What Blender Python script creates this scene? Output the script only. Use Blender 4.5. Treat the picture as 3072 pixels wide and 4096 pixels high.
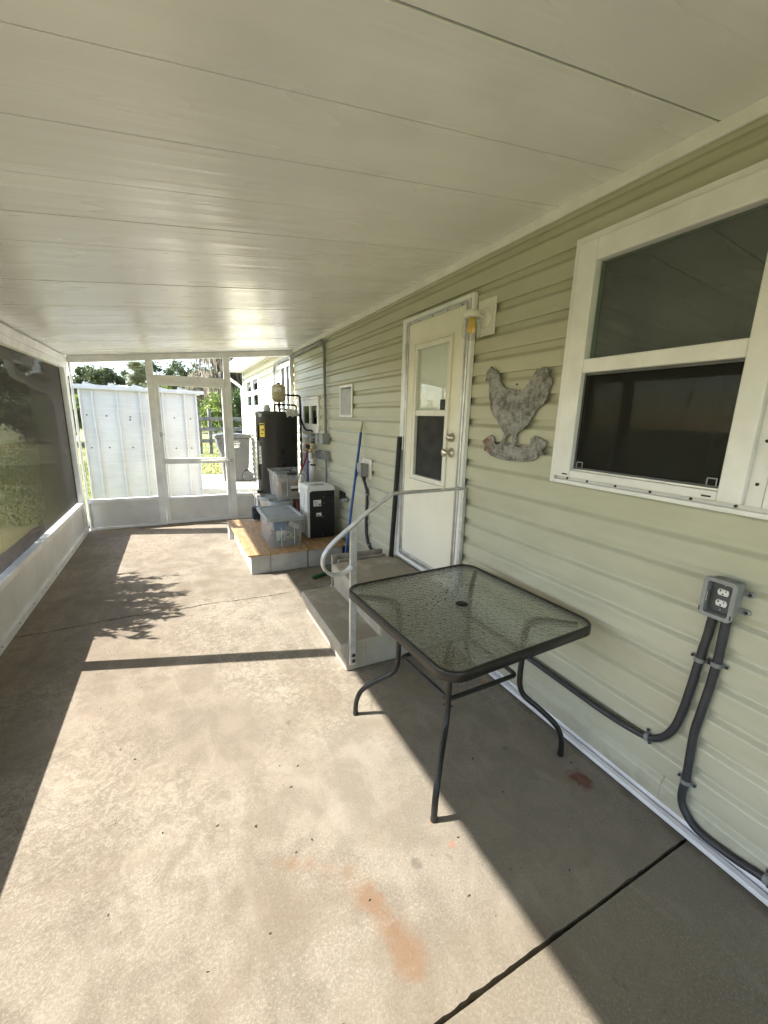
import bpy, bmesh, math, random
import numpy as np
from mathutils import Vector, Matrix
R = math.radians
rnd = random.Random(7)
scene = bpy.context.scene
for o in list(bpy.data.objects):
    bpy.data.objects.remove(o)

# ------------------------------------------------------------------ camera
YAW, PITCH, ROLL, FPX = .4661, -.2247, .0259, 1639.66
cam_d = bpy.data.cameras.new('camera')
cam = bpy.data.objects.new('camera', cam_d)
scene.collection.objects.link(cam)
cam_d.sensor_fit = 'HORIZONTAL'
cam_d.sensor_width = 36
cam_d.lens = 36 * FPX / 3072
cam_d.clip_start = .02
cam_d.clip_end = 600
_f = Vector((math.sin(YAW) * math.cos(PITCH), math.cos(YAW) * math.cos(PITCH), math.sin(PITCH)))
_r = Vector((math.cos(YAW), -math.sin(YAW), 0))
_u = _r.cross(_f)
_r2 = math.cos(ROLL) * _r + math.sin(ROLL) * _u
_u2 = -math.sin(ROLL) * _r + math.cos(ROLL) * _u
cam.matrix_world = Matrix(((_r2.x, _u2.x, -_f.x, -1.7135), (_r2.y, _u2.y, -_f.y, 0),
                           (_r2.z, _u2.z, -_f.z, 1.6), (0, 0, 0, 1)))
scene.camera = cam

# ------------------------------------------------------------------ sky, sun, exposure
SUN = Vector((-1.177, .383, 1.0)).normalized()            # towards the sun
elev = math.asin(SUN.z)
world = bpy.data.worlds.new('World')
scene.world = world
world.use_nodes = True
wn = world.node_tree.nodes
sky = wn.new('ShaderNodeTexSky')
sky.sky_type = 'NISHITA'
sky.sun_disc = False
sky.sun_elevation = elev
sky.sun_rotation = math.atan2(SUN.x, SUN.y)
sky.air_density = 1.0
sky.dust_density = 1.0
wn['Background'].inputs['Strength'].default_value = .105
world.node_tree.links.new(sky.outputs[0], wn['Background'].inputs['Color'])
sun_d = bpy.data.lights.new('sun', 'SUN')
sun_d.energy = 5.0
sun_d.angle = R(.53)
sun_d.color = (1, .945, .88)
sun = bpy.data.objects.new('sun', sun_d)
scene.collection.objects.link(sun)
sun.rotation_euler = SUN.to_track_quat('Z', 'Y').to_euler()
sun.location = (-8, 4, 9)
vs = scene.view_settings
vs.view_transform = 'Standard'
vs.look = 'None'
vs.gamma = 1
vs.use_curve_mapping = False
vs.exposure = 3.02
scene.render.engine = 'CYCLES'
cy = scene.cycles
cy.use_denoising = True
cy.max_bounces = 14
cy.diffuse_bounces = 7
cy.glossy_bounces = 6
cy.transmission_bounces = 10
cy.transparent_max_bounces = 16
cy.caustics_reflective = False
cy.sample_clamp_indirect = 6

# ------------------------------------------------------------------ materials
class NT:
    """small helper round one node tree"""
    def __init__(s, name):
        s.m = bpy.data.materials.new(name)
        s.m.use_nodes = True
        s.t = s.m.node_tree
        s.n = s.t.nodes
        s.b = s.n['Principled BSDF']
    def link(s, a, b):
        s.t.links.new(a, b)
    def set(s, sock, v):
        if hasattr(v, 'is_output'):
            s.link(v, sock)
        elif isinstance(v, (tuple, list)) and sock.type == 'RGBA' and len(v) == 3:
            sock.default_value = (*v, 1)
        else:
            sock.default_value = v
    def pos(s, scale=(1, 1, 1), rot=(0, 0, 0), obj=False):
        if obj:
            g = s.n.new('ShaderNodeTexCoord').outputs['Object']
        else:
            g = s.n.new('ShaderNodeNewGeometry').outputs['Position']
        mp = s.n.new('ShaderNodeMapping')
        mp.inputs['Scale'].default_value = scale
        mp.inputs['Rotation'].default_value = rot
        s.link(g, mp.inputs['Vector'])
        return mp.outputs[0]
    def noise(s, vec, scale, detail=4, rough=.55, dist=0):
        n = s.n.new('ShaderNodeTexNoise')
        s.link(vec, n.inputs['Vector'])
        n.inputs['Scale'].default_value = scale
        n.inputs['Detail'].default_value = detail
        n.inputs['Roughness'].default_value = rough
        n.inputs['Distortion'].default_value = dist
        return n.outputs['Fac']
    def voro(s, vec, scale, feature='F1', out='Distance'):
        n = s.n.new('ShaderNodeTexVoronoi')
        n.feature = feature
        s.link(vec, n.inputs['Vector'])
        n.inputs['Scale'].default_value = scale
        return n.outputs[out]
    def math(s, op, a, b=0.0, c=None, clamp=False):
        n = s.n.new('ShaderNodeMath')
        n.operation = op
        n.use_clamp = clamp
        s.set(n.inputs[0], a)
        s.set(n.inputs[1], b)
        if c is not None:
            s.set(n.inputs[2], c)
        return n.outputs[0]
    def ramp(s, fac, a, b, lo=0.0, hi=1.0, smooth=True):
        n = s.n.new('ShaderNodeMapRange')
        n.interpolation_type = 'SMOOTHSTEP' if smooth else 'LINEAR'
        s.set(n.inputs['Value'], fac)
        n.inputs['From Min'].default_value = a
        n.inputs['From Max'].default_value = b
        n.inputs['To Min'].default_value = lo
        n.inputs['To Max'].default_value = hi
        return n.outputs['Result']
    def mix(s, fac, a, b, mode='MIX'):
        n = s.n.new('ShaderNodeMix')
        n.data_type = 'RGBA'
        n.blend_type = mode
        s.set(n.inputs['Factor'], fac)
        s.set(n.inputs['A'], a)
        s.set(n.inputs['B'], b)
        return n.outputs['Result']
    def bump(s, h, strength=.3, dist=.002, normal=None):
        n = s.n.new('ShaderNodeBump')
        n.inputs['Strength'].default_value = strength
        n.inputs['Distance'].default_value = dist
        s.link(h, n.inputs['Height'])
        if normal is not None:
            s.link(normal, n.inputs['Normal'])
        return n.outputs[0]
    def fin(s, col=None, rough=None, metal=None, normal=None, spec=None):
        for k, v in (('Base Color', col), ('Roughness', rough), ('Metallic', metal), ('Normal', normal), ('Specular IOR Level', spec)):
            if v is not None:
                s.set(s.b.inputs[k], v)
        return s.m

M = {}
def plain(name, col, rough=.5, metal=0, var=.08, scale=9, bump=0, spec=None, obj=False, bscale=None):
    t = NT(name)
    p = t.pos(obj=obj)
    n = t.noise(p, scale, 5, .6)
    c2 = tuple(max(0, x * (1 - 2.2 * var)) for x in col)
    c1 = tuple(min(1, x * (1 + .6 * var)) for x in col)
    nrm = None
    if bump:
        nrm = t.bump(t.noise(p, bscale or scale * 6, 3), bump, .002)
    rr = t.ramp(n, .3, .7, min(1, rough * 1.15), rough * .9)
    M[name] = t.fin(t.mix(t.ramp(n, .3, .72), c2, c1), rr, metal, nrm, spec)
    return M[name]

plain('white_vinyl', (.82, .82, .825), .4, var=.05, scale=6)
plain('white_alum', (.78, .78, .775), .42, var=.07, scale=5)
plain('kick_alum', (.68, .675, .655), .4, var=.07, scale=2.5)
plain('lamp_white', (.76, .74, .68), .4, var=.04)
plain('door_cream', (.80, .775, .67), .45, var=.03, scale=3)
plain('mill_alum', (.62, .62, .61), .38, .85, var=.10, scale=14)
plain('rail_alum', (.66, .66, .65), .42, .6, var=.10, scale=18, bump=.1)
plain('black_metal', (.011, .0105, .010), .42, var=.2, scale=14, bump=.08)
plain('rim_metal', (.013, .0125, .011), .38, var=.2, scale=8)
plain('black_plastic', (.004, .004, .0045), .55, var=.1)
plain('black_rubber', (.012, .012, .012), .6, var=.1)
plain('grey_plastic', (.20, .21, .22), .5, var=.06)
plain('box_grey', (.27, .28, .285), .5, var=.08, scale=20, bump=.1)
plain('box_dark', (.10, .105, .11), .5, var=.1)
plain('conduit_grey', (.034, .036, .041), .5, var=.12, scale=12)
plain('conduit_light', (.23, .235, .235), .5, var=.1)
plain('pvc_white', (.70, .68, .62), .4, var=.1)
plain('brass', (.55, .40, .18), .35, .9, var=.2)
plain('copper', (.42, .24, .12), .4, .8, var=.2)
plain('satin_nickel', (.62, .57, .49), .28, 1.0, var=.08)
plain('screw', (.05, .045, .04), .5, .5, var=.2)
plain('steel', (.5, .5, .49), .35, .9, var=.1)
plain('heater_grey', (.036, .036, .033), .30, .1, var=.06, scale=2)
plain('heater_top', (.05, .05, .048), .5, var=.1)
plain('tan_tank', (.46, .40, .27), .42, var=.05)
plain('label_white', (.78, .77, .74), .6, var=.03)
plain('label_yellow', (.85, .62, .03), .5, var=.03)
plain('ink', (.03, .03, .03), .6, var=.05)
plain('red_hose', (.35, .018, .015), .5, var=.1)
plain('blue_hose', (.012, .05, .42), .5, var=.1)
plain('blue_pole', (.01, .075, .27), .4, var=.1)
plain('wood_tip', (.52, .45, .28), .6, var=.15)
plain('ac_white', (.74, .75, .75), .35, var=.04)
plain('lid_grey', (.30, .32, .33), .42, var=.06)
plain('bucket_white', (.70, .71, .70), .4, var=.05)
plain('bin_grey', (.062, .065, .068), .5, var=.08, scale=3)
plain('text_white', (.8, .8, .8), .5, var=.02)
plain('paint_can', (.025, .04, .06), .4, .3, var=.3, scale=18)
plain('hose_green', (.03, .12, .055), .5, var=.2)
plain('bag_film', (.62, .66, .72), .35, var=.08)
plain('board_grey', (.33, .29, .24), .8, var=.2, scale=12, bump=.2)
plain('fence_wood', (.20, .19, .17), .85, var=.25, scale=6, bump=.3)
plain('shed_white', (.58, .58, .585), .35, var=.05, scale=2)
plain('shed_roof', (.5, .5, .49), .5, var=.15, scale=3)
plain('shingle', (.13, .12, .11), .9, var=.2, scale=20, bump=.4)
plain('bark', (.10, .082, .062), .9, var=.3, scale=3, bump=.5)
plain('palm_bark', (.14, .115, .085), .9, var=.3, scale=5, bump=.5)
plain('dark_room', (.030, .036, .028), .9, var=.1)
plain('blind', (.74, .77, .74), .7, var=.03)
plain('dark_mesh', (.020, .021, .019), .75, var=.1)
plain('vent_grey', (.40, .40, .385), .5, var=.08)
plain('litter', (.03, .022, .015), .9, var=.5, scale=60)
plain('card_blue', (.05, .16, .38), .5, var=.05)
plain('card_green', (.02, .22, .07), .5, var=.05)
plain('roll_tan', (.55, .52, .42), .6, var=.05)
plain('tool_grey', (.16, .15, .15), .6, var=.3, scale=14)
plain('handle_black', (.012, .012, .013), .45, var=.1)
plain('mulch', (.055, .038, .028), .95, var=.4, scale=25, bump=.8)
plain('bulb_yellow', (.85, .50, .05), .3, var=.03)
plain('yellow_house', (.75, .62, .16), .6, var=.04)
plain('far_white', (.7, .7, .68), .6, var=.05)
plain('road', (.30, .29, .28), .9, var=.1)

def leafmat(name, col, col2, trans=.35):
    t = NT(name)
    oi = t.n.new('ShaderNodeNewGeometry').outputs['Random Per Island']
    c = t.mix(oi, col, col2)
    t.fin(c, .55, spec=.3)
    tr = t.n.new('ShaderNodeBsdfTranslucent')
    t.link(c, tr.inputs['Color'])
    mx = t.n.new('ShaderNodeMixShader')
    mx.inputs[0].default_value = trans
    t.link(t.b.outputs[0], mx.inputs[1])
    t.link(tr.outputs[0], mx.inputs[2])
    t.link(mx.outputs[0], t.n['Material Output'].inputs['Surface'])
    M[name] = t.m
leafmat('leaf_oak', (.038, .062, .022), (.085, .11, .05))
leafmat('leaf_hedge', (.07, .13, .025), (.20, .24, .05))
leafmat('leaf_dark', (.028, .055, .018), (.07, .11, .03))
leafmat('leaf_palm', (.06, .085, .03), (.14, .14, .07))
leafmat('leaf_bush', (.03, .065, .018), (.10, .15, .035), .3)
leafmat('moss', (.20, .175, .145), (.36, .32, .27), .4)
leafmat('grass_blade', (.10, .15, .03), (.27, .27, .10), .3)

# siding: sage green vinyl with faint embossed grain and water marks
t = NT('siding')
p = t.pos((1, .6, 9))
g1 = t.noise(t.pos((1, 1.2, 4)), 3.0, 5, .6)
g2 = t.noise(t.pos((1, 5, 120)), 1.6, 3, .5)
c = t.mix(t.ramp(g1, .3, .75), (.445, .438, .335), (.495, .488, .385))
c = t.mix(t.ramp(t.noise(t.pos((1, 7, .8)), 1.1, 6, .7), .60, .82, 0, .25), c, (.33, .30, .20))
c = t.mix(t.ramp(t.noise(t.pos(), 34, 3, .6), .68, .76, 0, .22), c, (.22, .20, .14))
sp_ = t.n.new('ShaderNodeSeparateXYZ')
t.link(t.pos(), sp_.inputs[0])
low = t.math('MULTIPLY', t.ramp(t.math('ADD', sp_.outputs['Z'], t.math('MULTIPLY', t.noise(t.pos(), 9, 5), .18)), .10, .30, .5, 0), t.ramp(t.noise(t.pos(), 22, 4), .35, .65))
c = t.mix(low, c, (.27, .25, .19))
run = t.math('MULTIPLY', t.ramp(t.noise(t.pos((1, 26, .9)), 1.0, 5, .7), .62, .80), t.ramp(t.noise(t.pos(), .8, 3), .45, .62))
c = t.mix(t.math('MULTIPLY', run, .35), c, (.31, .29, .21))
M['siding'] = t.fin(c, t.ramp(g1, .3, .7, .36, .48), normal=t.bump(g2, .12, .001))

# insulated roof panels: satin white skin, oil-canned, with grime streaks along the panel
t = NT('roof_skin')
st = t.noise(t.pos((.55, 2.6, 1)), 1.1, 3, .5, .3)
c = t.mix(t.ramp(st, .38, .72), (.80, .805, .81), (.87, .875, .88))
c = t.mix(t.ramp(t.noise(t.pos((.8, .8, 1)), .9, 4, .6, .4), .50, .70, 0, .35), c, (.62, .625, .63))
wv = t.noise(t.pos((.35, 12, 1)), 1.6, 2, .5)
M['roof_skin'] = t.fin(c, t.ramp(st, .3, .7, .33, .22), normal=t.bump(wv, .45, .008), spec=.6)

# porch slab: old broom-worn concrete, speckled, with rust stains
t = NT('slab')
P = t.pos()
big = t.noise(P, .75, 3, .5, .4)
med = t.noise(P, 5.5, 6, .65, .3)
fine = t.noise(P, 230, 3, .75)
agg = t.voro(P, 300)
c = t.mix(t.ramp(big, .32, .68), (.228, .190, .142), (.285, .250, .194))
c = t.mix(t.ramp(med, .40, .60, 0, .85), c, (.175, .148, .110))
sepx = t.n.new('ShaderNodeSeparateXYZ')
t.link(P, sepx.inputs[0])
# the strip along the screen wall never gets washed by rain: browner
edge = t.ramp(t.math('ADD', sepx.outputs['X'], t.math('MULTIPLY', t.noise(P, 1.7, 4), .9)), -2.7, -.6, 1, 0)
edge = t.math('MULTIPLY', edge, t.ramp(sepx.outputs['Y'], 1.0, 3.6, .35, 1))
c = t.mix(t.math('MULTIPLY', edge, .62), c, (.185, .138, .100))
# shade on the house side, tinted into the concrete colour
house_shade = t.ramp(t.math('ADD', sepx.outputs['X'], t.math('MULTIPLY', t.noise(P, 2.3, 4), .5)), -1.9, .1, 0, 1)
c = t.mix(t.math('MULTIPLY', house_shade, .45), c, (.190, .182, .155))
# second pour at the doorway end is greyer
c = t.mix(t.ramp(sepx.outputs['Y'], .60, .63, .6, 0), c, (.19, .172, .130))
# worn network where the surface paste has gone
net = t.voro(t.pos(), 26, 'SMOOTH_F1')
warp = t.noise(P, 27, 6, .75, 1.2)
nm = t.math('MULTIPLY', t.ramp(warp, .46, .56), t.ramp(t.noise(P, 1.1, 3, .5), .40, .60))
nm2 = t.math('MULTIPLY', nm, t.ramp(sepx.outputs['Y'], .85, 1.9))
c = t.mix(t.math('MULTIPLY', nm2, .46), c, (.41, .365, .28))
dk = t.ramp(t.noise(P, 3.1, 7, .75, .8), .60, .74)
c = t.mix(t.math('MULTIPLY', dk, .55), c, (.120, .096, .066))
c = t.mix(t.ramp(agg, .05, .36, .55, 0), c, (.105, .090, .070))
c = t.mix(t.ramp(fine, .54, .68, 0, .6), c, (.42, .38, .31))
c = t.mix(t.ramp(t.noise(P, 55, 2, .5), .70, .76, 0, .6), c, (.10, .08, .06))
grit = t.noise(P, 105, 5, .8)
worn = t.ramp(t.noise(P, .9, 4, .6, .5), .40, .62)
c = t.mix(t.math('MULTIPLY', t.ramp(grit, .40, .60, .5, 0), t.math('ADD', t.math('MULTIPLY', worn, .8), .2)), c, (.115, .098, .075))
c = t.mix(t.math('MULTIPLY', t.ramp(grit, .55, .70, 0, .5), t.math('ADD', t.math('MULTIPLY', worn, .8), .1)), c, (.42, .385, .315))
trow = t.noise(t.pos((1, .35, 1), (0, 0, .5)), 3.2, 6, .7, 1.5)
c = t.mix(t.ramp(trow, .52, .66, 0, .22), c, (.36, .325, .265))
smd = t.math('MULTIPLY', t.ramp(t.noise(P, 7, 9, .78, .6), .59, .66), t.ramp(t.noise(P, .7, 2), .38, .58))
c = t.mix(t.math('MULTIPLY', smd, .5), c, (.105, .082, .055))
hair = t.voro(t.pos((1, 1, 1), (0, 0, .3)), .85, 'DISTANCE_TO_EDGE')
hw = t.math('ADD', hair, t.math('MULTIPLY', t.math('SUBTRACT', t.noise(P, 6, 6, .75), .5), .05))
hl = t.math('MULTIPLY', t.ramp(t.math('ABSOLUTE', hw), .0, .0032, 1, 0), t.ramp(t.noise(P, 1.3, 2), .52, .6))
c = t.mix(t.math('MULTIPLY', hl, .15), c, (.06, .048, .035))
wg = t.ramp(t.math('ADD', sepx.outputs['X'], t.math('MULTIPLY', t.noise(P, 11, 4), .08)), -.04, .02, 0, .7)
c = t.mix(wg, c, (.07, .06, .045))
bl = t.noise(P, 1.6, 5, .6, .7)
c = t.mix(t.ramp(bl, .48, .66, 0, .50), c, (.165, .132, .092))
nz = t.math('MULTIPLY', t.math('SUBTRACT', t.noise(P, 14, 6, .7), .5), .13)
def stain(col, spots, amt, soft=.02):
    global c
    tot = None
    for x, y, r in spots:
        vm = t.n.new('ShaderNodeVectorMath')
        vm.operation = 'DISTANCE'
        t.link(P, vm.inputs[0])
        vm.inputs[1].default_value = (x, y, 0)
        d = t.math('SUBTRACT', t.math('ADD', vm.outputs['Value'], nz), r)
        tot = d if tot is None else t.math('MINIMUM', tot, d)
    k = t.math('MULTIPLY', t.ramp(tot, -soft, soft * .4, 1, 0), t.ramp(t.noise(P, 11, 4), .2, .75, .55, 1))
    c = t.mix(t.math('MULTIPLY', k, amt), c, col)
def chain(pts, n=3):
    out = []
    for a, b in zip(pts, pts[1:]):
        for i in range(n):
            f = i / n
            out.append(tuple(a[j] * (1 - f) + b[j] * f for j in range(3)))
    return out + [pts[-1]]
stain((.185, .105, .055), chain([(-1.245, .99, .036), (-1.235, .93, .042), (-1.205, .845, .052), (-1.195, .765, .062)], 2), .72, .035)
stain((.19, .12, .07), chain([(-1.50, 1.22, .024), (-1.40, 1.155, .030), (-1.285, 1.06, .040), (-1.24, .97, .044)], 2), .72, .04)
stain((.11, .020, .008), [(-.165, .982, .050), (-.15, 1.0, .03)], .95, .03)
stain((.30, .10, .045), [(-.887, .999, .016), (-.905, 1.10, .010), (-.111, 1.737, .030)], .75)
stain((.09, .08, .065), [(-1.039, .992, .018), (-.352, 1.275, .018), (-1.30, 1.9, .012), (-.83, 2.15, .02)], .7)
hb = t.math('ADD', t.math('MULTIPLY', fine, .6), t.math('MULTIPLY', med, .8))
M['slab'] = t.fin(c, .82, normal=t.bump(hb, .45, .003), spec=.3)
plain('slab_edge', (.06, .052, .042), .95, var=.3, scale=40, bump=.4)
plain('pad', (.56, .54, .48), .85, var=.08, scale=4, bump=.2)

# cast concrete steps: worn beige, grime on the treads
t = NT('step_concrete')
P = t.pos()
a = t.noise(P, 6, 7, .65, .3)
geo = t.n.new('ShaderNodeNewGeometry')
sx = t.n.new('ShaderNodeSeparateXYZ')
t.link(geo.outputs['True Normal'], sx.inputs[0])
c = t.mix(t.ramp(a, .3, .7), (.36, .32, .25), (.44, .405, .33))
tread = t.math('MULTIPLY', t.ramp(sx.outputs['Z'], .9, .98), t.ramp(t.noise(P, 4, 5, .65), .28, .55))
c = t.mix(t.math('MULTIPLY', tread, .75), c, (.215, .185, .130))
drip = t.math('MULTIPLY', t.ramp(t.noise(t.pos((60, 60, 3)), .8, 4), .56, .70), t.ramp(sx.outputs['Z'], .3, .6, 1, 0))
c = t.mix(t.math('MULTIPLY', drip, .30), c, (.25, .17, .10))
c = t.mix(t.ramp(t.noise(P, 130, 2), .6, .75, 0, .35), c, (.22, .19, .15))
M['step_concrete'] = t.fin(c, .85, normal=t.bump(t.noise(P, 90, 4), .35, .002))

# plywood
t = NT('plywood')
P = t.pos((1, .09, 1))
w = t.noise(P, 26, 5, .6, 1.8)
c = t.mix(t.ramp(w, .35, .68), (.33, .19, .085), (.50, .34, .18))
c = t.mix(t.ramp(t.noise(t.pos((1, .5, 1)), 4.2, 4, .5, 2.5), .58, .66, 0, .55), c, (.20, .085, .025))
M['plywood'] = t.fin(c, .62)
plain('ply_edge', (.24, .15, .07), .8, var=.3, scale=60)

# concrete masonry block
t = NT('block')
P = t.pos()
c = t.mix(t.ramp(t.noise(P, 9, 5), .3, .7), (.42, .405, .37), (.52, .50, .46))
c = t.mix(t.ramp(t.noise(P, 140, 2), .58, .70, 0, .6), c, (.20, .185, .16))
M['block'] = t.fin(c, .95, normal=t.bump(t.noise(P, 120, 3), .7, .004))

# galvanised hen, weathered with rust
t = NT('galvanised')
P = t.pos()
c = t.mix(t.ramp(t.noise(P, 16, 10, .82), .36, .62), (.095, .090, .084), (.35, .345, .33))
c = t.mix(t.ramp(t.noise(t.pos((1, 30, 6)), 3, 5, .7), .55, .72, 0, .5), c, (.45, .44, .42))
c = t.mix(t.ramp(t.noise(P, 9, 6, .75), .55, .72, 0, .5), c, (.12, .092, .074))
sz = t.n.new('ShaderNodeSeparateXYZ')
t.link(P, sz.inputs[0])
rm = t.math('MULTIPLY', t.ramp(sz.outputs['Y'], 1.90, 1.99), t.ramp(sz.outputs['Z'], 1.56, 1.48))
rm = t.math('MULTIPLY', rm, t.ramp(t.noise(P, 30, 4), .35, .6))
c = t.mix(rm, c, (.17, .075, .028))
M['galvanised'] = t.fin(c, .62, .35, t.bump(t.noise(P, 60, 5), .12, .001))

# clear and pebbled glass, translucent plastic, insect screen
def schlick(t, ior, normal=None):
    """mirror share of a thin sheet, the same from both sides"""
    g = t.n.new('ShaderNodeNewGeometry')
    dp = t.n.new('ShaderNodeVectorMath')
    dp.operation = 'DOT_PRODUCT'
    t.link(normal if normal is not None else g.outputs['Normal'], dp.inputs[0])
    t.link(g.outputs['Incoming'], dp.inputs[1])
    f0 = ((ior - 1) / (ior + 1)) ** 2
    x = t.math('SUBTRACT', 1.0, t.math('ABSOLUTE', dp.outputs['Value']), clamp=True)
    return t.math('ADD', t.math('MULTIPLY', t.math('POWER', x, 5.0), 1 - f0), f0)
def glass(name, tint=(.96, .98, .97), ior=1.5, rough=0.0):
    t = NT(name)
    tr = t.n.new('ShaderNodeBsdfTransparent')
    tr.inputs[0].default_value = (*tint, 1)
    gl = t.n.new('ShaderNodeBsdfGlossy')
    gl.inputs['Roughness'].default_value = rough
    mx = t.n.new('ShaderNodeMixShader')
    t.link(schlick(t, ior), mx.inputs[0])
    t.link(tr.outputs[0], mx.inputs[1])
    t.link(gl.outputs[0], mx.inputs[2])
    t.link(mx.outputs[0], t.n['Material Output'].inputs['Surface'])
    M[name] = t.m
glass('pane', (.62, .72, .63), 2.15)
glass('clear_pane', (.97, .98, .975), 1.32)
glass('jar_glass', (.93, .94, .92), 1.75)
t = NT('pebble_glass')
P = t.pos()
h = t.voro(P, 70, 'SMOOTH_F1')
h2 = t.noise(P, 48, 3, .5, .6)
nb0 = t.bump(t.math('ADD', h, t.math('MULTIPLY', h2, .7)), 1.0, .0034)
rf = t.n.new('ShaderNodeBsdfRefraction')
rf.inputs['Color'].default_value = (.95, .98, .96, 1)
rf.inputs['Roughness'].default_value = .05
rf.inputs['IOR'].default_value = 1.3
tp = t.n.new('ShaderNodeBsdfTransparent')
tp.inputs[0].default_value = (.94, .975, .95, 1)
gs = t.n.new('ShaderNodeBsdfGlossy')
gs.inputs['Roughness'].default_value = .09
fr = schlick(t, 2.2, nb0)
for nd in (rf, gs):
    t.link(nb0, nd.inputs['Normal'])
m1 = t.n.new('ShaderNodeMixShader')
m1.inputs[0].default_value = .5
t.link(rf.outputs[0], m1.inputs[1])
t.link(tp.outputs[0], m1.inputs[2])
m2 = t.n.new('ShaderNodeMixShader')
t.link(fr, m2.inputs[0])
t.link(m1.outputs[0], m2.inputs[1])
t.link(gs.outputs[0], m2.inputs[2])
t.link(m2.outputs[0], t.n['Material Output'].inputs['Surface'])
M['pebble_glass'] = t.m
t = NT('clear_plastic')
tl = t.n.new('ShaderNodeBsdfTransparent')
tl.inputs[0].default_value = (.93, .93, .93, 1)
t.fin((.66, .67, .67), t.ramp(t.noise(t.pos(), 7, 4), .3, .7, .22, .42))
mx = t.n.new('ShaderNodeMixShader')
t.set(mx.inputs[0], t.ramp(t.noise(t.pos(), 5, 3),   .3, .7, .13, .27))
t.link(tl.outputs[0], mx.inputs[1])
t.link(t.b.outputs[0], mx.inputs[2])
t.link(mx.outputs[0], t.n['Material Output'].inputs['Surface'])
M['clear_plastic'] = t.m
# woven screen cloth: the share of light passing straight through the weave falls with the angle of
# every ray (camera, sun and sky alike), as it does for real wires of thickness d per pitch
def screen(name, d, col):
    t = NT(name)
    g = t.n.new('ShaderNodeNewGeometry')
    dp = t.n.new('ShaderNodeVectorMath')
    dp.operation = 'DOT_PRODUCT'
    t.link(g.outputs['Normal'], dp.inputs[0])
    t.link(g.outputs['Incoming'], dp.inputs[1])
    cosv = t.math('MAXIMUM', t.math('ABSOLUTE', dp.outputs['Value']), .04)
    op = t.math('MULTIPLY', t.math('SUBTRACT', 1.0, t.math('DIVIDE', d, cosv), clamp=True), 1 - d)
    wv = t.noise(t.pos((1, 90, 90)), 3, 2)
    op = t.math('MULTIPLY', op, t.ramp(wv, .2, .8, .93, 1.0))
    df = t.n.new('ShaderNodeBsdfDiffuse')
    df.inputs[0].default_value = (*col, 1)
    tp = t.n.new('ShaderNodeBsdfTransparent')
    mx = t.n.new('ShaderNodeMixShader')
    t.link(op, mx.inputs[0])
    t.link(df.outputs[0], mx.inputs[1])
    t.link(tp.outputs[0], mx.inputs[2])
    t.link(mx.outputs[0], t.n['Material Output'].inputs['Surface'])
    M[name] = t.m
screen('screen_cloth', .055, (.10, .098, .092))
screen('dense_cloth', .17, (.095, .092, .087))
screen('window_screen', .30, (.03, .03, .028))

# lawn
t = NT('lawn')
P = t.pos()
a = t.noise(P, .5, 5, .6)
b = t.noise(P, 30, 4, .7)
c = t.mix(t.ramp(a, .35, .65), (.10, .135, .035), (.25, .22, .085))
c = t.mix(t.ramp(b, .4, .7, 0, .6), c, (.055, .075, .02))
M['lawn'] = t.fin(c, .95, normal=t.bump(b, .8, .03))

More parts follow.
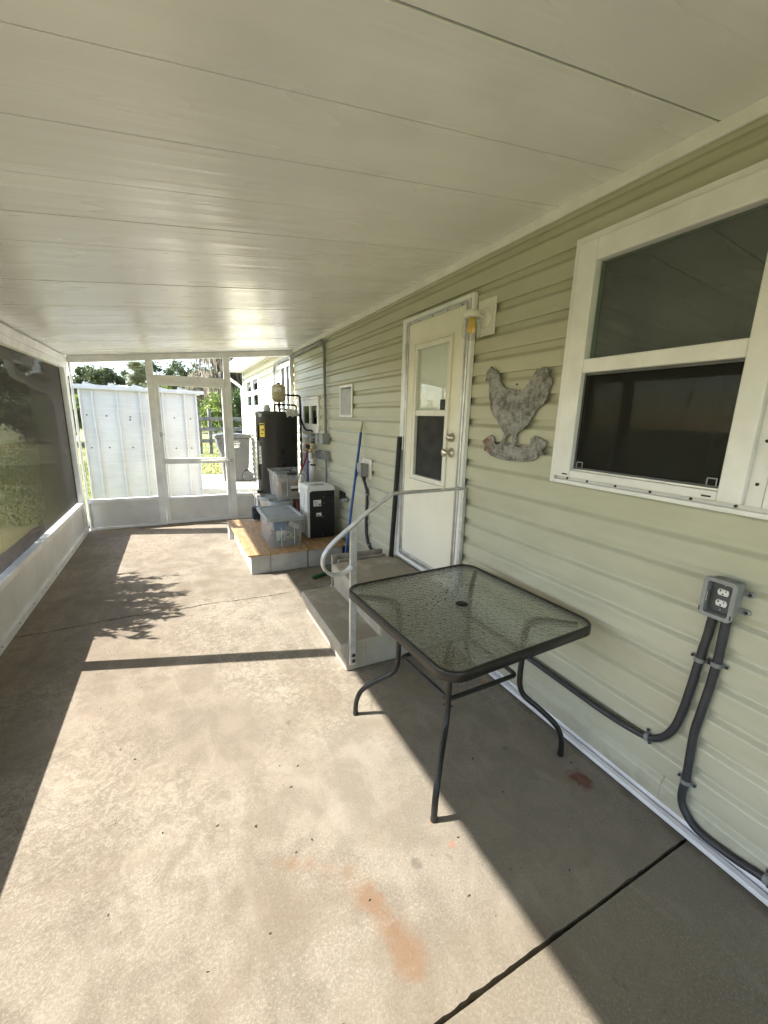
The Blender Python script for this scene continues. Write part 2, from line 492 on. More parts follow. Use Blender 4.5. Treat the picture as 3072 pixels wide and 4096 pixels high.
# ------------------------------------------------------------------ mesh helpers
COL = scene.collection
def link(o):
    COL.objects.link(o)
    return o
def thing(name, label, cat, loc=(0, 0, 0), group=None):
    o = bpy.data.objects.new(name, None)
    o.empty_display_size = .1
    link(o)
    o.location = loc
    o['label'] = label
    o['category'] = cat
    if group:
        o['group'] = group
    return o
def tag(o, label, cat, group=None):
    o['label'] = label
    o['category'] = cat
    if group:
        o['group'] = group
    return o
def par(o, parent):
    """keep o where it is and make it a child of parent"""
    o.parent = parent
    w = Matrix.Translation(parent.location)
    if parent.parent:
        w = Matrix.Identity(4)
        if parent.type == 'EMPTY':
            w = Matrix.Translation(parent.location)
    o.matrix_parent_inverse = w.inverted()
    return o
class MB:
    def __init__(s):
        s.v = []
        s.f = []
        s.sm = []
    def add(s, verts, faces, smooth=False):
        k = len(s.v)
        s.v += [tuple(map(float, q)) for q in verts]
        s.f += [tuple(i + k for i in f) for f in faces]
        s.sm += [smooth] * len(faces)
        return s
    def box(s, a, b):
        (x0, y0, z0), (x1, y1, z1) = [min(p) for p in zip(a, b)], [max(p) for p in zip(a, b)]
        return s.add([(x0, y0, z0), (x1, y0, z0), (x1, y1, z0), (x0, y1, z0), (x0, y0, z1), (x1, y0, z1), (x1, y1, z1), (x0, y1, z1)],
                     [(0, 3, 2, 1), (4, 5, 6, 7), (0, 1, 5, 4), (1, 2, 6, 5), (2, 3, 7, 6), (3, 0, 4, 7)])
    def bar(s, p0, p1, w, h, up=(0, 0, 1)):
        p0, p1 = Vector(p0), Vector(p1)
        d = (p1 - p0).normalized()
        u = Vector(up)
        a = d.cross(u).normalized() * w / 2
        b = a.cross(d).normalized() * h / 2
        q = [p + sa * a + sb * b for p in (p0, p1) for sa, sb in ((-1, -1), (1, -1), (1, 1), (-1, 1))]
        return s.add(q, [(0, 1, 2, 3), (7, 6, 5, 4), (0, 4, 5, 1), (1, 5, 6, 2), (2, 6, 7, 3), (3, 7, 4, 0)])
    def tube(s, pts, r, seg=10, closed=False, caps=True, prof=None):
        pts = [Vector(p) for p in pts]
        n = len(pts)
        rs = r if isinstance(r, (list, tuple)) else [r] * n
        rings = []
        nrm = None
        for i, p in enumerate(pts):
            if closed:
                d = (pts[(i + 1) % n] - pts[i - 1]).normalized()
            else:
                d = (pts[min(i + 1, n - 1)] - pts[max(i - 1, 0)]).normalized()
            if nrm is None:
                nrm = d.orthogonal().normalized()
                if prof:
                    nrm = (Vector(prof[1]) - d * d.dot(Vector(prof[1]))).normalized()
            nrm = (nrm - d * d.dot(nrm)).normalized()
            bn = d.cross(nrm)
            if prof:
                rings.append([p + nrm * a + bn * b for a, b in prof[0]])
            else:
                rings.append([p + (nrm * math.cos(2 * math.pi * k / seg) + bn * math.sin(2 * math.pi * k / seg)) * rs[i] for k in range(seg)])
        m = len(rings[0])
        v = [q for rg in rings for q in rg]
        f = []
        for i in range(n if closed else n - 1):
            j = (i + 1) % n
            for k in range(m):
                k2 = (k + 1) % m
                f.append((i * m + k, i * m + k2, j * m + k2, j * m + k))
        s.add(v, f, not prof)
        if caps and not closed:
            s.add(rings[0], [tuple(reversed(range(m)))])
            s.add(rings[-1], [tuple(range(m))])
        return s
    def lathe(s, prof, c=(0, 0, 0), axis='z', seg=24, smooth=True):
        v, f = [], []
        for r, h in prof:
            for k in range(seg):
                a = 2 * math.pi * k / seg
                x, y = r * math.cos(a), r * math.sin(a)
                q = {'z': (x, y, h), 'x': (h, x, y), 'y': (x, h, y)}[axis]
                v.append((q[0] + c[0], q[1] + c[1], q[2] + c[2]))
        for i in range(len(prof) - 1):
            for k in range(seg):
                k2 = (k + 1) % seg
                f.append((i * seg + k, i * seg + k2, (i + 1) * seg + k2, (i + 1) * seg + k))
        return s.add(v, f, smooth)
    def prism(s, poly, fn0, fn1, smooth=False):
        """poly: 2D outline; fn0/fn1 map (a,b) to the two end faces"""
        n = len(poly)
        v = [fn0(*q) for q in poly] + [fn1(*q) for q in poly]
        f = [tuple(reversed(range(n))), tuple(range(n, 2 * n))]
        s.add(v, f)
        k0 = len(s.v) - 2 * n
        for k in range(n):
            k2 = (k + 1) % n
            s.f.append((k0 + k, k0 + k2, k0 + n + k2, k0 + n + k))
            s.sm.append(smooth)
        return s
    def mesh(s, name):
        me = bpy.data.meshes.new(name)
        me.from_pydata(s.v, [], s.f)
        me.polygons.foreach_set('use_smooth', s.sm)
        me.update()
        return me
    def build(s, name, mat, parent=None, bevel=0, seg=2, loc=None):
        me = s.mesh(name)
        bm = bmesh.new()
        bm.from_mesh(me)
        bmesh.ops.recalc_face_normals(bm, faces=bm.faces)
        bm.to_mesh(me)
        bm.free()
        me.materials.append(M[mat])
        o = link(bpy.data.objects.new(name, me))
        if loc:
            o.location = loc
        if parent is not None:
            par(o, parent)
        if bevel:
            md = o.modifiers.new('bevel', 'BEVEL')
            md.width = bevel
            md.segments = seg
            md.limit_method = 'ANGLE'
            md.angle_limit = R(40)
        return o
def box(name, a, b, mat, parent=None, bevel=0, seg=2):
    return MB().box(a, b).build(name, mat, parent, bevel, seg)
def arc(c, r, a0, a1, n, ax=(0, 1)):
    return [(c[0] + r * math.cos(R(a0 + (a1 - a0) * i / n)), c[1] + r * math.sin(R(a0 + (a1 - a0) * i / n))) for i in range(n + 1)]
def spline(pts, n=6):
    """Catmull-Rom through the points"""
    P = [Vector(p) for p in pts]
    P = [2 * P[0] - P[1]] + P + [2 * P[-1] - P[-2]]
    out = []
    for i in range(1, len(P) - 2):
        for k in range(n):
            u = k / n
            a, b, c_, d = P[i - 1:i + 3]
            out.append(.5 * (2 * b + (c_ - a) * u + (2 * a - 5 * b + 4 * c_ - d) * u * u + (3 * b - a - 3 * c_ + d) * u ** 3))
    return out + [P[-2]]
def ring_prism(m, outer, inner, f0, f1):
    n = len(outer)
    v = [f0(*q) for q in outer] + [f1(*q) for q in outer] + [f1(*q) for q in inner] + [f0(*q) for q in inner]
    f = []
    for a in range(4):
        for k in range(n):
            f.append((a * n + k, a * n + (k + 1) % n, ((a + 1) % 4) * n + (k + 1) % n, ((a + 1) % 4) * n + k))
    return m.add(v, f)
def rrect(w, h, r, n=5):
    pts = []
    for cx, cy_, a0 in ((w / 2 - r, h / 2 - r, 0), (-w / 2 + r, h / 2 - r, 90), (-w / 2 + r, -h / 2 + r, 180), (w / 2 - r, -h / 2 + r, 270)):
        pts += arc((cx, cy_), r, a0, a0 + 90, n)
    return pts
def kind(o, k):
    o['kind'] = k
    return o
def npmesh(name, verts, faces, mat, smooth=False):
    """verts (N,3) and faces (M,k) arrays"""
    me = bpy.data.meshes.new(name)
    nf, k = faces.shape
    me.vertices.add(len(verts))
    me.vertices.foreach_set('co', verts.astype(np.float32).ravel())
    me.loops.add(nf * k)
    me.loops.foreach_set('vertex_index', faces.astype(np.int32).ravel())
    me.polygons.add(nf)
    me.polygons.foreach_set('loop_start', np.arange(0, nf * k, k, dtype=np.int32))
    me.update(calc_edges=True)
    me.materials.append(M[mat])
    return link(bpy.data.objects.new(name, me))

# ================================================================== THE SETTING
D = 6.616            # end wall
XL = -2.9            # screen wall
def roof_z(x):
    return 2.585 + .1114 * x
# lawn with a raised, gently uneven sheet far out
def ground():
    xs = np.concatenate([np.linspace(-160, -12, 26), np.linspace(-11, 8, 40), np.linspace(10, 160, 26)])
    ys = np.concatenate([np.linspace(-60, -6, 12), np.linspace(-5, 30, 60), np.linspace(33, 260, 28)])
    X, Y = np.meshgrid(xs, ys)
    Z = -.09 + .03 * np.sin(X * .7 + 1) * np.cos(Y * .5) + .02 * np.sin(X * .23 + Y * .31)
    near = (X > -3.4) & (X < .5) & (Y < 13) & (Y > -5)
    Z[near] = -.12
    v = np.stack([X, Y, Z], -1).reshape(-1, 3)
    ny, nx = X.shape
    i = np.arange((ny - 1) * (nx - 1))
    a = (i // (nx - 1)) * nx + i % (nx - 1)
    f = np.stack([a, a + 1, a + nx + 1, a + nx], -1)
    o = npmesh('lawn', v, f, 'lawn')
    kind(o, 'structure')
ground()
# porch slab: three pours, split by the saw joint near the door and by the long crack
crack = [(-2.96, 3.545), (-2.882, 3.547), (-2.78, 3.552), (-2.693, 3.547), (-2.58, 3.562), (-2.459, 3.568), (-2.30, 3.586), (-2.144, 3.590), (-2.02, 3.572),
         (-1.886, 3.564), (-1.79, 3.574), (-1.704, 3.576), (-1.61, 3.590), (-1.513, 3.589), (-1.40, 3.570), (-1.291, 3.560), (-1.2, 3.562), (-1.109, 3.551), (-.95, 3.556), (-.776, 3.553), (-.4, 3.56), (0.05, 3.55)]
def jag(pts, n, amp, seed):
    r = random.Random(seed)
    out = []
    for a, b in zip(pts, pts[1:]):
        for i in range(n):
            f = i / n
            out.append((a[0] * (1 - f) + b[0] * f, a[1] * (1 - f) + b[1] * f + r.uniform(-amp, amp)))
    return out + [pts[-1]]
cl = jag(crack, 5, .004, 3)
wr = random.Random(5)
wid = [(.0075 if x < -1.6 else .0048 if x < -.9 else .003) * wr.uniform(.35, 1.5) for x, y in cl]
lo = [(x, y - w_) for (x, y), w_ in zip(cl, wid)]
hi = [(x, y + w_) for (x, y), w_ in zip(cl, wid)]
jr = random.Random(11)
jx = np.linspace(-2.96, .05, 150)
jw = np.convolve(np.array([jr.random() for _ in range(170)]), np.ones(9) / 9, 'same')
jlo = [(x, .612 - .006 - jr.random() * .0012) for x in jx]
jhi = [(x, .612 + .004 + .012 * max(0, jw[i + 8] - .38) + jr.random() ** 4 * .004) for i, x in enumerate(jx)]
def slab(name, outline):
    m = MB().prism(outline, lambda a, b: (a, b, -.11), lambda a, b: (a, b, 0))
    return m.build(name, 'slab')
kind(slab('porch_slab', [(-2.96, -4), (.05, -4)] + list(reversed(jlo))), 'structure')
kind(slab('porch_slab', jhi + list(reversed(lo))), 'structure')
kind(slab('porch_slab', hi + [(.05, D + .12), (-2.96, D + .12)]), 'structure')
kind(box('slab_base', (-2.95, -3.9, -.3), (.04, D + .1, -.035), 'slab_edge'), 'structure')
kind(MB().prism([(-1.75, D + .14), (.05, D + .14), (.05, 12.3), (-.3, 12.02), (-3.2, 12.05), (-3.2, 9.9), (-1.75, 9.2)],
           lambda a, b: (a, b, -.2), lambda a, b: (a, b, -.015)).build('concrete_pad', 'pad', bevel=.01), 'structure')
kind(MB().prism([(-3.9, -4), (-2.97, -4), (-2.97, 7.5), (-3.6, 7.4), (-4.1, 5.5), (-4.2, 2)], lambda a, b: (a, b, -.15), lambda a, b: (a, b, -.05)).build('mulch_bed', 'mulch'), 'structure')
kind(box('road', (-140, 43, -.2), (-22, 47, -.02), 'road'), 'structure')

# ------------------------------------------------------------------ house
house = thing('house', 'sage green vinyl sided house with cream door and white window, porch built along it', 'house', (.06, 4.5, 0))
PIT = .129
OPEN = [  # y0, y1, z0, z1 openings in the siding
    (-.15, 1.44, 1.345, 2.375),      # twin window
    (2.20, 3.045, .42, 2.345),       # door
    (5.34, 6.19, 1.39, 1.85),        # slider
    (9.62, 11.33, 1.76, 2.43),       # far window
    (6.78, 7.42, 1.60, 2.42),        # far window
]
def prof_x(tt):
    if tt < .56:
        return -.0172 + .001 * tt
    u = (tt - .56) / .22
    u = min(1.0, u)
    u = u * u * (3 - 2 * u)
    return -.0166 + .0200 * u
YS, YE = -3.6, 12.0
def plank(y0, y1, za, zb, zbase, ztop_lip=True):
    ts = [(z - zbase) / PIT for z in (za, zb)]
    n = max(3, int(22 * (ts[1] - ts[0])) + 1)
    tt = [ts[0] + (ts[1] - ts[0]) * i / n for i in range(n + 1)]
    out = [(prof_x(q), zbase + q * PIT) for q in tt]
    poly = [(.012, za)] + out + [(.012, zb)]
    m = MB().prism(poly, lambda a, b: (a, y0, b), lambda a, b: (a, y1, b))
    me = m.mesh('siding_plank')
    bm = bmesh.new()
    bm.from_mesh(me)
    bmesh.ops.recalc_face_normals(bm, faces=bm.faces)
    bm.to_mesh(me)
    bm.free()
    me.materials.append(M['siding'])
    o = link(bpy.data.objects.new('siding_plank', me))
    return par(o, house)
zb = 1.484 - 11 * PIT
BUTT = {0: [.739, 4.9], 1: [1.307, 5.6], 3: [4.35, 8.6], 6: [7.9], 9: [3.9, 8.3], 12: [8.8], 14: [5.2]}
k = 0
while zb < 2.70:
    z0, z1 = max(zb, .03), min(zb + PIT, 2.72)
    cuts = sorted({YS, YE, *[q for o in OPEN for q in o[:2]], *BUTT.get(k, [])})
    cuts = [q for q in cuts if YS <= q <= YE]
    # merge spans that are not interrupted at this height
    spans = []
    for a, b in zip(cuts, cuts[1:]):
        hit = [o for o in OPEN if o[0] <= a + 1e-6 and o[1] >= b - 1e-6 and o[2] < z1 and o[3] > z0]
        if not hit:
            if spans and spans[-1][1] == a and spans[-1][2:] == (z0, z1) and a not in BUTT.get(k, []):
                spans[-1] = (spans[-1][0], b, z0, z1)
            else:
                spans.append((a, b, z0, z1))
        else:
            o = hit[0]
            if o[2] > z0 + .004:
                spans.append((a, b, z0, o[2]))
            if o[3] < z1 - .004:
                spans.append((a, b, o[3], z1))
    for a, b, za, zb_ in spans:
        plank(a + (.0007 if a in BUTT.get(k, []) else 0), b - (.0007 if b in BUTT.get(k, []) else 0), za, zb_, zb)
    zb += PIT
    k += 1
# sheathing behind the planks, around the openings
m = MB()
ys = sorted({YS, YE, *[q for o in OPEN for q in o[:2]]})
for a, b in zip(ys, ys[1:]):
    hit = [o for o in OPEN if o[0] <= a + 1e-6 and o[1] >= b - 1e-6]
    if hit:
        m.box((.013, a, -.1), (.12, b, hit[0][2])).box((.013, a, hit[0][3]), (.12, b, 2.74))
    else:
        m.box((.013, a, -.1), (.12, b, 2.74))
m.build('wall_sheathing', 'white_vinyl', house)
box('door_light_stop', (.0135, 2.16, .38), (.06, 3.08, 2.38), 'dark_room', house)  # unseen sheet added to stop daylight leaking in round the casing
# dark rooms behind the panes
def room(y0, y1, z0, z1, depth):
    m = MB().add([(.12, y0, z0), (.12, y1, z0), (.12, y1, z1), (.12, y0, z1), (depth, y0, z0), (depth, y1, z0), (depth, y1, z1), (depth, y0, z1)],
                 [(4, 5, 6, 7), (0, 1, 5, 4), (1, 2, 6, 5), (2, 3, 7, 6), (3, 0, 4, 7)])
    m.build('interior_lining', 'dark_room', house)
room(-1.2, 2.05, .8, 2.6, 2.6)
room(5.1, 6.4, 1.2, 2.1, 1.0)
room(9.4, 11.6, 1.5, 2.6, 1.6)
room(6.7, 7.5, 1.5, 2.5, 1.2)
# trim
box('base_trim', (-.027, YS, .003), (.0, YE, .024), 'white_vinyl', house, .003)
box('ceiling_trim', (-.034, YS, 2.535), (-.019, D - .03, 2.582), 'white_vinyl', house, .003)
MB().box((-.024, 11.94, -.05), (-.0175, 12.03, 2.66)).box((-.024, 12.0, -.05), (.3, 12.03, 2.66)).build('corner_trim', 'white_vinyl', house, .002)
box('gable_wall', (.13, 11.9, -.1), (6, 11.99, 2.9), 'far_white', house)
# eave beyond the porch, seen above the end wall
box('soffit', (-.36, D + .6, 2.70), (.0, 12.15, 2.715), 'white_vinyl', house)
MB().prism([(-.42, 2.80), (-.40, 2.84), (6.2, 4.5), (6.2, 2.9), (.1, 2.75), (-.42, 2.76)], lambda a, b: (a, YS, b), lambda a, b: (a, 12.2, b)).build('roof', 'shingle', house)
MB().prism([(-.34, 2.66), (-.42, 2.665), (-.455, 2.74), (-.46, 2.80), (-.452, 2.80), (-.445, 2.745), (-.41, 2.672), (-.345, 2.668), (-.345, 2.80), (-.34, 2.80)],
           lambda a, b: (a, D + .6, b), lambda a, b: (a, 12.0, b)).build('gutter', 'white_vinyl', house)
m = MB()
pr = [(-.032, -.042), (.032, -.042), (.032, .042), (-.032, .042)]
m.tube([(-.40, 11.86, 2.68), (-.40, 11.86, 2.58), (-.36, 11.86, 2.50), (-.16, 11.86, 2.36), (-.08, 11.86, 2.30), (-.065, 11.86, 2.2), (-.065, 11.86, .1)], .04, prof=(pr, (1, 0, 0)))
m.build('downspout', 'white_vinyl', house)

def hung_window(y0, y1, name='window'):
    """single hung unit: outer vinyl frame (the part), with panes, meeting rail, insect screen"""
    z0, z1 = 1.347, 2.372
    gy0, gy1 = y0 + .072, y1 - .093
    fr = MB()
    X0, X1 = -.052, .02
    fr.box((X0, y0, z0), (X1, gy0, z1)).box((X0, gy1, z0), (X1, y1, z1))
    fr.box((X0, gy0, 2.283), (X1, gy1, z1)).box((X0, gy0, z0), (X1, gy1, 1.382))
    w = fr.build(name, 'white_vinyl', house, .006, 3)
    MB().box((-.047, gy0, 1.822), (.0, gy1, 1.882)).build('meeting_rail', 'white_vinyl', w, .005)
    MB().box((-.012, gy0 - .01, 1.87), (-.008, gy1 + .01, 2.30)).build('upper_pane', 'pane', w)
    MB().box((.006, gy0 - .01, 1.37), (.010, gy1 + .01, 1.84)).build('lower_pane', 'pane', w)
    MB().box((-.0212, gy0, 1.382), (-.0204, gy1, 1.822)).build('insect_screen', 'window_screen', w)
    f = MB()
    f.box((-.026, gy0, 1.383), (-.016, gy1, 1.397)).box((-.026, gy0, 1.812), (-.016, gy1, 1.821))
    f.box((-.026, gy0, 1.397), (-.016, gy0 + .008, 1.812)).box((-.026, gy1 - .008, 1.397), (-.016, gy1, 1.812))
    f.build('screen_frame', 'box_dark', w)
    MB().box((-.036, gy0, 1.3825), (-.027, gy1, 1.389)).build('sill_track', 'mill_alum', w)
    for yy in (gy0 + .016, gy1 - .05):
        c_ = MB()
        c_.box((-.028, yy, 1.397), (-.0265, yy + .004, 1.424)).box((-.028, yy + .004, 1.420), (-.0265, yy + .032, 1.424)).box((-.028, yy + .030, 1.397), (-.0265, yy + .034, 1.420))
        c_.build('corner_tab', 'lid_grey', w)
    return w
w1 = hung_window(.668, 1.445)
w2 = hung_window(-.165, .612)
# J-channel round both units
m = MB()
m.box((-.040, 1.446, 1.312), (-.0175, 1.472, 2.400)).box((-.040, -.2, 2.374), (-.0175, 1.446, 2.400)).box((-.040, -.2, 1.312), (-.0175, 1.446, 1.330))
m.build('trim', 'white_vinyl', w1, .003)
box('flange', (-.022, -.18, 1.3305), (-.0175, 1.4455, 1.3465), 'kick_alum', w1)
box('mullion_flange', (-.024, .622, 1.347), (-.0175, .6675, 2.373), 'white_vinyl', w1)
for yy in (1.38, 1.27, 1.13, .98, .83, .69):
    MB().lathe([(0, -.0255), (.005, -.0255), (.0058, -.0215)], (0, yy, 1.338), 'x', 8).build('screw', 'screw', w1)
for zz in (1.42, 1.56, 1.72, 1.9, 2.1):
    MB().lathe([(0, -.0275), (.005, -.0275), (.0058, -.0235)], (0, .645, zz), 'x', 8).build('screw', 'screw', w1)
for yy in (1.36, .755):
    box('weep_slot', (-.0535, yy, 1.358), (-.0518, yy + .03, 1.364), 'screw', w1)

# small slider above the valves
m = MB()
Y0, Y1, Z0, Z1 = 5.325, 6.2, 1.386, 1.858
m.box((-.035, Y0, Z0), (.02, Y0 + .03, Z1)).box((-.035, Y1 - .03, Z0), (.02, Y1, Z1)).box((-.035, Y0 + .03, Z1 - .03), (.02, Y1 - .03, Z1)).box((-.035, Y0 + .03, Z0), (.02, Y1 - .03, Z0 + .03))
ws = m.build('window', 'white_vinyl', house, .004)
m = MB()
m.box((-.026, 5.357, 1.417), (.0, 5.42, 1.827)).box((-.026, 6.06, 1.417), (.0, 6.168, 1.827)).box((-.026, 5.42, 1.74), (.0, 6.06, 1.827)).box((-.026, 5.42, 1.417), (.0, 6.06, 1.50)).box((-.029, 5.705, 1.50), (.0, 5.775, 1.74))
m.build('sash', 'white_vinyl', ws, .003)
box('pane', (-.008, 5.42, 1.50), (-.005, 5.705, 1.74), 'pane', ws)
box('pane', (-.012, 5.775, 1.50), (-.009, 6.06, 1.74), 'pane', ws)
# far windows on the sunlit part
def far_window(y0, y1, z0, z1, cols, rows, g=.05):
    f = MB()
    f.box((-.04, y0, z0), (.02, y0 + .07, z1)).box((-.04, y1 - .07, z0), (.02, y1, z1)).box((-.04, y0 + .07, z1 - .07), (.02, y1 - .07, z1)).box((-.04, y0 + .07, z0), (.02, y1 - .07, z0 + .08))
    w = f.build('window', 'white_vinyl', house, .004)
    a0, a1, b0, b1 = y0 + .07, y1 - .07, z0 + .08, z1 - .07
    for i in range(1, cols):
        yy = a0 + (a1 - a0) * i / cols
        box('mullion', (-.034, yy - g, b0), (.0, yy + g, b1), 'white_vinyl', w)
    for j in range(1, rows):
        zz = b0 + (b1 - b0) * j / rows
        for i in range(cols):
            ya = a0 + (a1 - a0) * i / cols + (g if i else 0)
            yb = a0 + (a1 - a0) * (i + 1) / cols - (g if i < cols - 1 else 0)
            box('glazing_bar', (-.032, ya, zz - g * .55), (.0, yb, zz + g * .55), 'white_vinyl', w)
    for i in range(cols):
        for j in range(rows):
            ya = a0 + (a1 - a0) * i / cols + (g if i else 0)
            yb = a0 + (a1 - a0) * (i + 1) / cols - (g if i < cols - 1 else 0)
            za = b0 + (b1 - b0) * j / rows + (g * .55 if j else 0)
            zc = b0 + (b1 - b0) * (j + 1) / rows - (g * .55 if j < rows - 1 else 0)
            box('pane', (-.012, ya, za), (-.009, yb, zc), 'pane', w)
far_window(9.58, 11.38, 1.735, 2.455, 2, 2, .09)
far_window(6.74, 7.46, 1.57, 2.45, 2, 1, .05)

# cream door with its own sash window
m = MB()
m.box((-.046, 2.245, .50), (-.008, 2.375, 2.300)).box((-.046, 2.845, .50), (-.008, 2.955, 2.300)).box((-.046, 2.375, 2.140), (-.008, 2.845, 2.300)).box((-.046, 2.375, .50), (-.008, 2.845, 1.137))
door = m.build('door', 'door_cream', house)
m = MB()
a0, a1 = 2.375, 2.845
m.box((-.056, a0, 1.137), (-.02, a0 + .035, 2.140)).box((-.056, a1 - .035, 1.137), (-.02, a1, 2.140)).box((-.056, a0 + .035, 2.105), (-.02, a1 - .035, 2.140)).box((-.056, a0 + .035, 1.137), (-.02, a1 - .035, 1.172)).box((-.052, a0 + .035, 1.625), (-.02, a1 - .035, 1.665))
m.build('sash_frame', 'lamp_white', door, .004)
m = MB()
m.box((-.0645, a0 - .012, 1.120), (-.0465, a1 + .012, 1.136)).box((-.060, a1, 1.137), (-.0465, a1 + .010, 2.152)).box((-.060, a0 - .010, 1.137), (-.0465, a0, 2.152)).box((-.060, a0, 2.141), (-.0465, a1, 2.152))
m.build('sash_moulding', 'door_cream', door, .002)
box('upper_pane', (-.034, a0 + .036, 1.665), (-.031, a1 - .036, 2.105), 'clear_pane', door)
box('blind', (-.0275, a0 + .036, 1.645), (-.0255, a1 - .036, 2.112), 'blind', door)
box('insect_screen', (-.0300, a0 + .036, 1.172), (-.0245, a1 - .036, 1.625), 'dark_mesh', door)
m = MB()   # inner aluminium jamb
m.box((-.055, 2.205, .462), (-.0172, 2.2445, 2.325)).box((-.055, 2.9555, .462), (-.0172, 2.995, 2.325)).box((-.055, 2.2445, 2.3005), (-.0172, 2.9555, 2.325)).box((-.065, 2.2445, .462), (-.0172, 2.9555, .499))
m.build('jamb', 'mill_alum', door, .003)
m = MB()   # stepped stop lines
m.box((-.059, 2.222, .51), (-.0555, 2.232, 2.31)).box((-.059, 2.968, .51), (-.0555, 2.978, 2.31)).box((-.060, 2.235, 2.309), (-.0555, 2.965, 2.316))
m.build('jamb_stop', 'steel', door)
m = MB()
m.box((-.048, 2.178, .425), (-.0175, 2.2045, 2.355)).box((-.048, 2.9955, .425), (-.0175, 3.062, 2.355)).box((-.048, 2.2045, 2.3255), (-.0175, 2.9955, 2.355)).box((-.048, 2.2045, .425), (-.0175, 2.9955, .4615))
m.build('casing', 'white_vinyl', door, .004)
for yy in (2.28, 2.44, 2.62, 2.80, 2.93):
    MB().lathe([(0, -.0578), (.005, -.0578), (.0055, -.0552)], (0, yy, 2.3035), 'x', 8).build('screw', 'screw', door)
for z0 in (.62, 1.35, 2.05):
    MB().tube([(-.058, 2.985, z0), (-.058, 2.985, z0 + .12)], .006, 8).build('hinge', 'mill_alum', door)
MB().lathe([(0, -.085), (.017, -.085), (.019, -.082), (.029, -.062), (.031, -.047), (0, -.047)], (0, 2.318, 1.484), 'x', 24).build('deadbolt', 'satin_nickel', door)
MB().lathe([(0, -.118), (.018, -.118), (.026, -.112), (.027, -.100), (.020, -.088), (.013, -.080), (.012, -.062), (.028, -.056), (.033, -.050), (.034, -.047), (0, -.047)], (0, 2.318, 1.383), 'x', 24).build('knob', 'satin_nickel', door)
box('lock_box', (-.056, 2.402, 1.668), (-.035, 2.475, 1.737), 'black_plastic', door, .006)

# flush access doors in the siding
def hatch(name, y0, y1, z0, z1, label):
    m = MB()
    m.box((-.032, y0, z0), (-.018, y0 + .03, z1)).box((-.032, y1 - .03, z0), (-.018, y1, z1)).box((-.032, y0 + .03, z1 - .024), (-.018, y1 - .03, z1)).box((-.032, y0 + .03, z0), (-.018, y1 - .03, z0 + .022))
    h_ = m.build(name, 'white_vinyl', house, .003)
    box('panel', (-.024, y0 + .03, z0 + .022), (-.0185, y1 - .03, z1 - .024), 'vent_grey', h_)
    return h_
h1 = hatch('vent', 4.165, 4.54, 1.602, 1.942, '')
for i in range(6):
    yy = 4.21 + i * .046
    box('vent_slot', (-.0252, yy, 1.900), (-.0242, yy + .034, 1.914), 'ink', h1)
h2 = hatch('access_panel', 5.66, 6.21, .62, 1.09, '')

# ------------------------------------------------------------------ porch roof of insulated panels
roof = thing('porch_roof', 'white insulated panel roof over the porch with narrow seams running across', 'roof', (-1.5, 3, 2.42))
TH = .075
y = .958 - 14 * .322
X0, X1 = -.0195, -3.22
i = 0
while y < D + .12:
    yb = y + .322
    dz = rnd.uniform(-.0012, .0012)
    m = MB().prism([(X0, roof_z(X0) + dz), (X1, roof_z(X1) + dz), (X1, roof_z(X1) + TH), (X0, roof_z(X0) + TH)],
                   lambda a, b: (a, y + (.0018 if i % 2 else .0030), b), lambda a, b: (a, yb - (.0030 if i % 2 else .0018), b))
    m.build('roof_panel', 'roof_skin', roof, .0012, 1)
    MB().prism([(X0, roof_z(X0) + .006), (X1, roof_z(X1) + .006), (X1, roof_z(X1) + TH - .002), (X0, roof_z(X0) + TH - .002)], lambda a, b: (a, yb - .0017, b), lambda a, b: (a, yb + .0017, b)).build('seam_spline', 'slab_edge', roof)
    y = yb
    i += 1
YB0, YB1 = .958 - 14 * .322, y
MB().prism([(-3.225, 2.12), (-3.29, 2.108), (-3.325, 2.16), (-3.335, 2.26), (-3.327, 2.26), (-3.318, 2.165), (-3.286, 2.115), (-3.232, 2.126), (-3.232, 2.26), (-3.225, 2.26)],
           lambda a, b: (a, YB0, b), lambda a, b: (a, YB1, b)).build('gutter', 'white_alum', roof)
m = MB()
m.tube([(-3.28, 6.0, 2.13), (-3.28, 6.0, 2.06), (-3.27, 6.06, 1.98), (-3.16, 6.38, 1.88), (-3.05, 6.58, 1.82), (-3.02, 6.62, 1.72), (-3.02, 6.62, -.05)], .04, prof=(pr, (1, 0, 0)))
m.build('downspout', 'white_alum', roof)

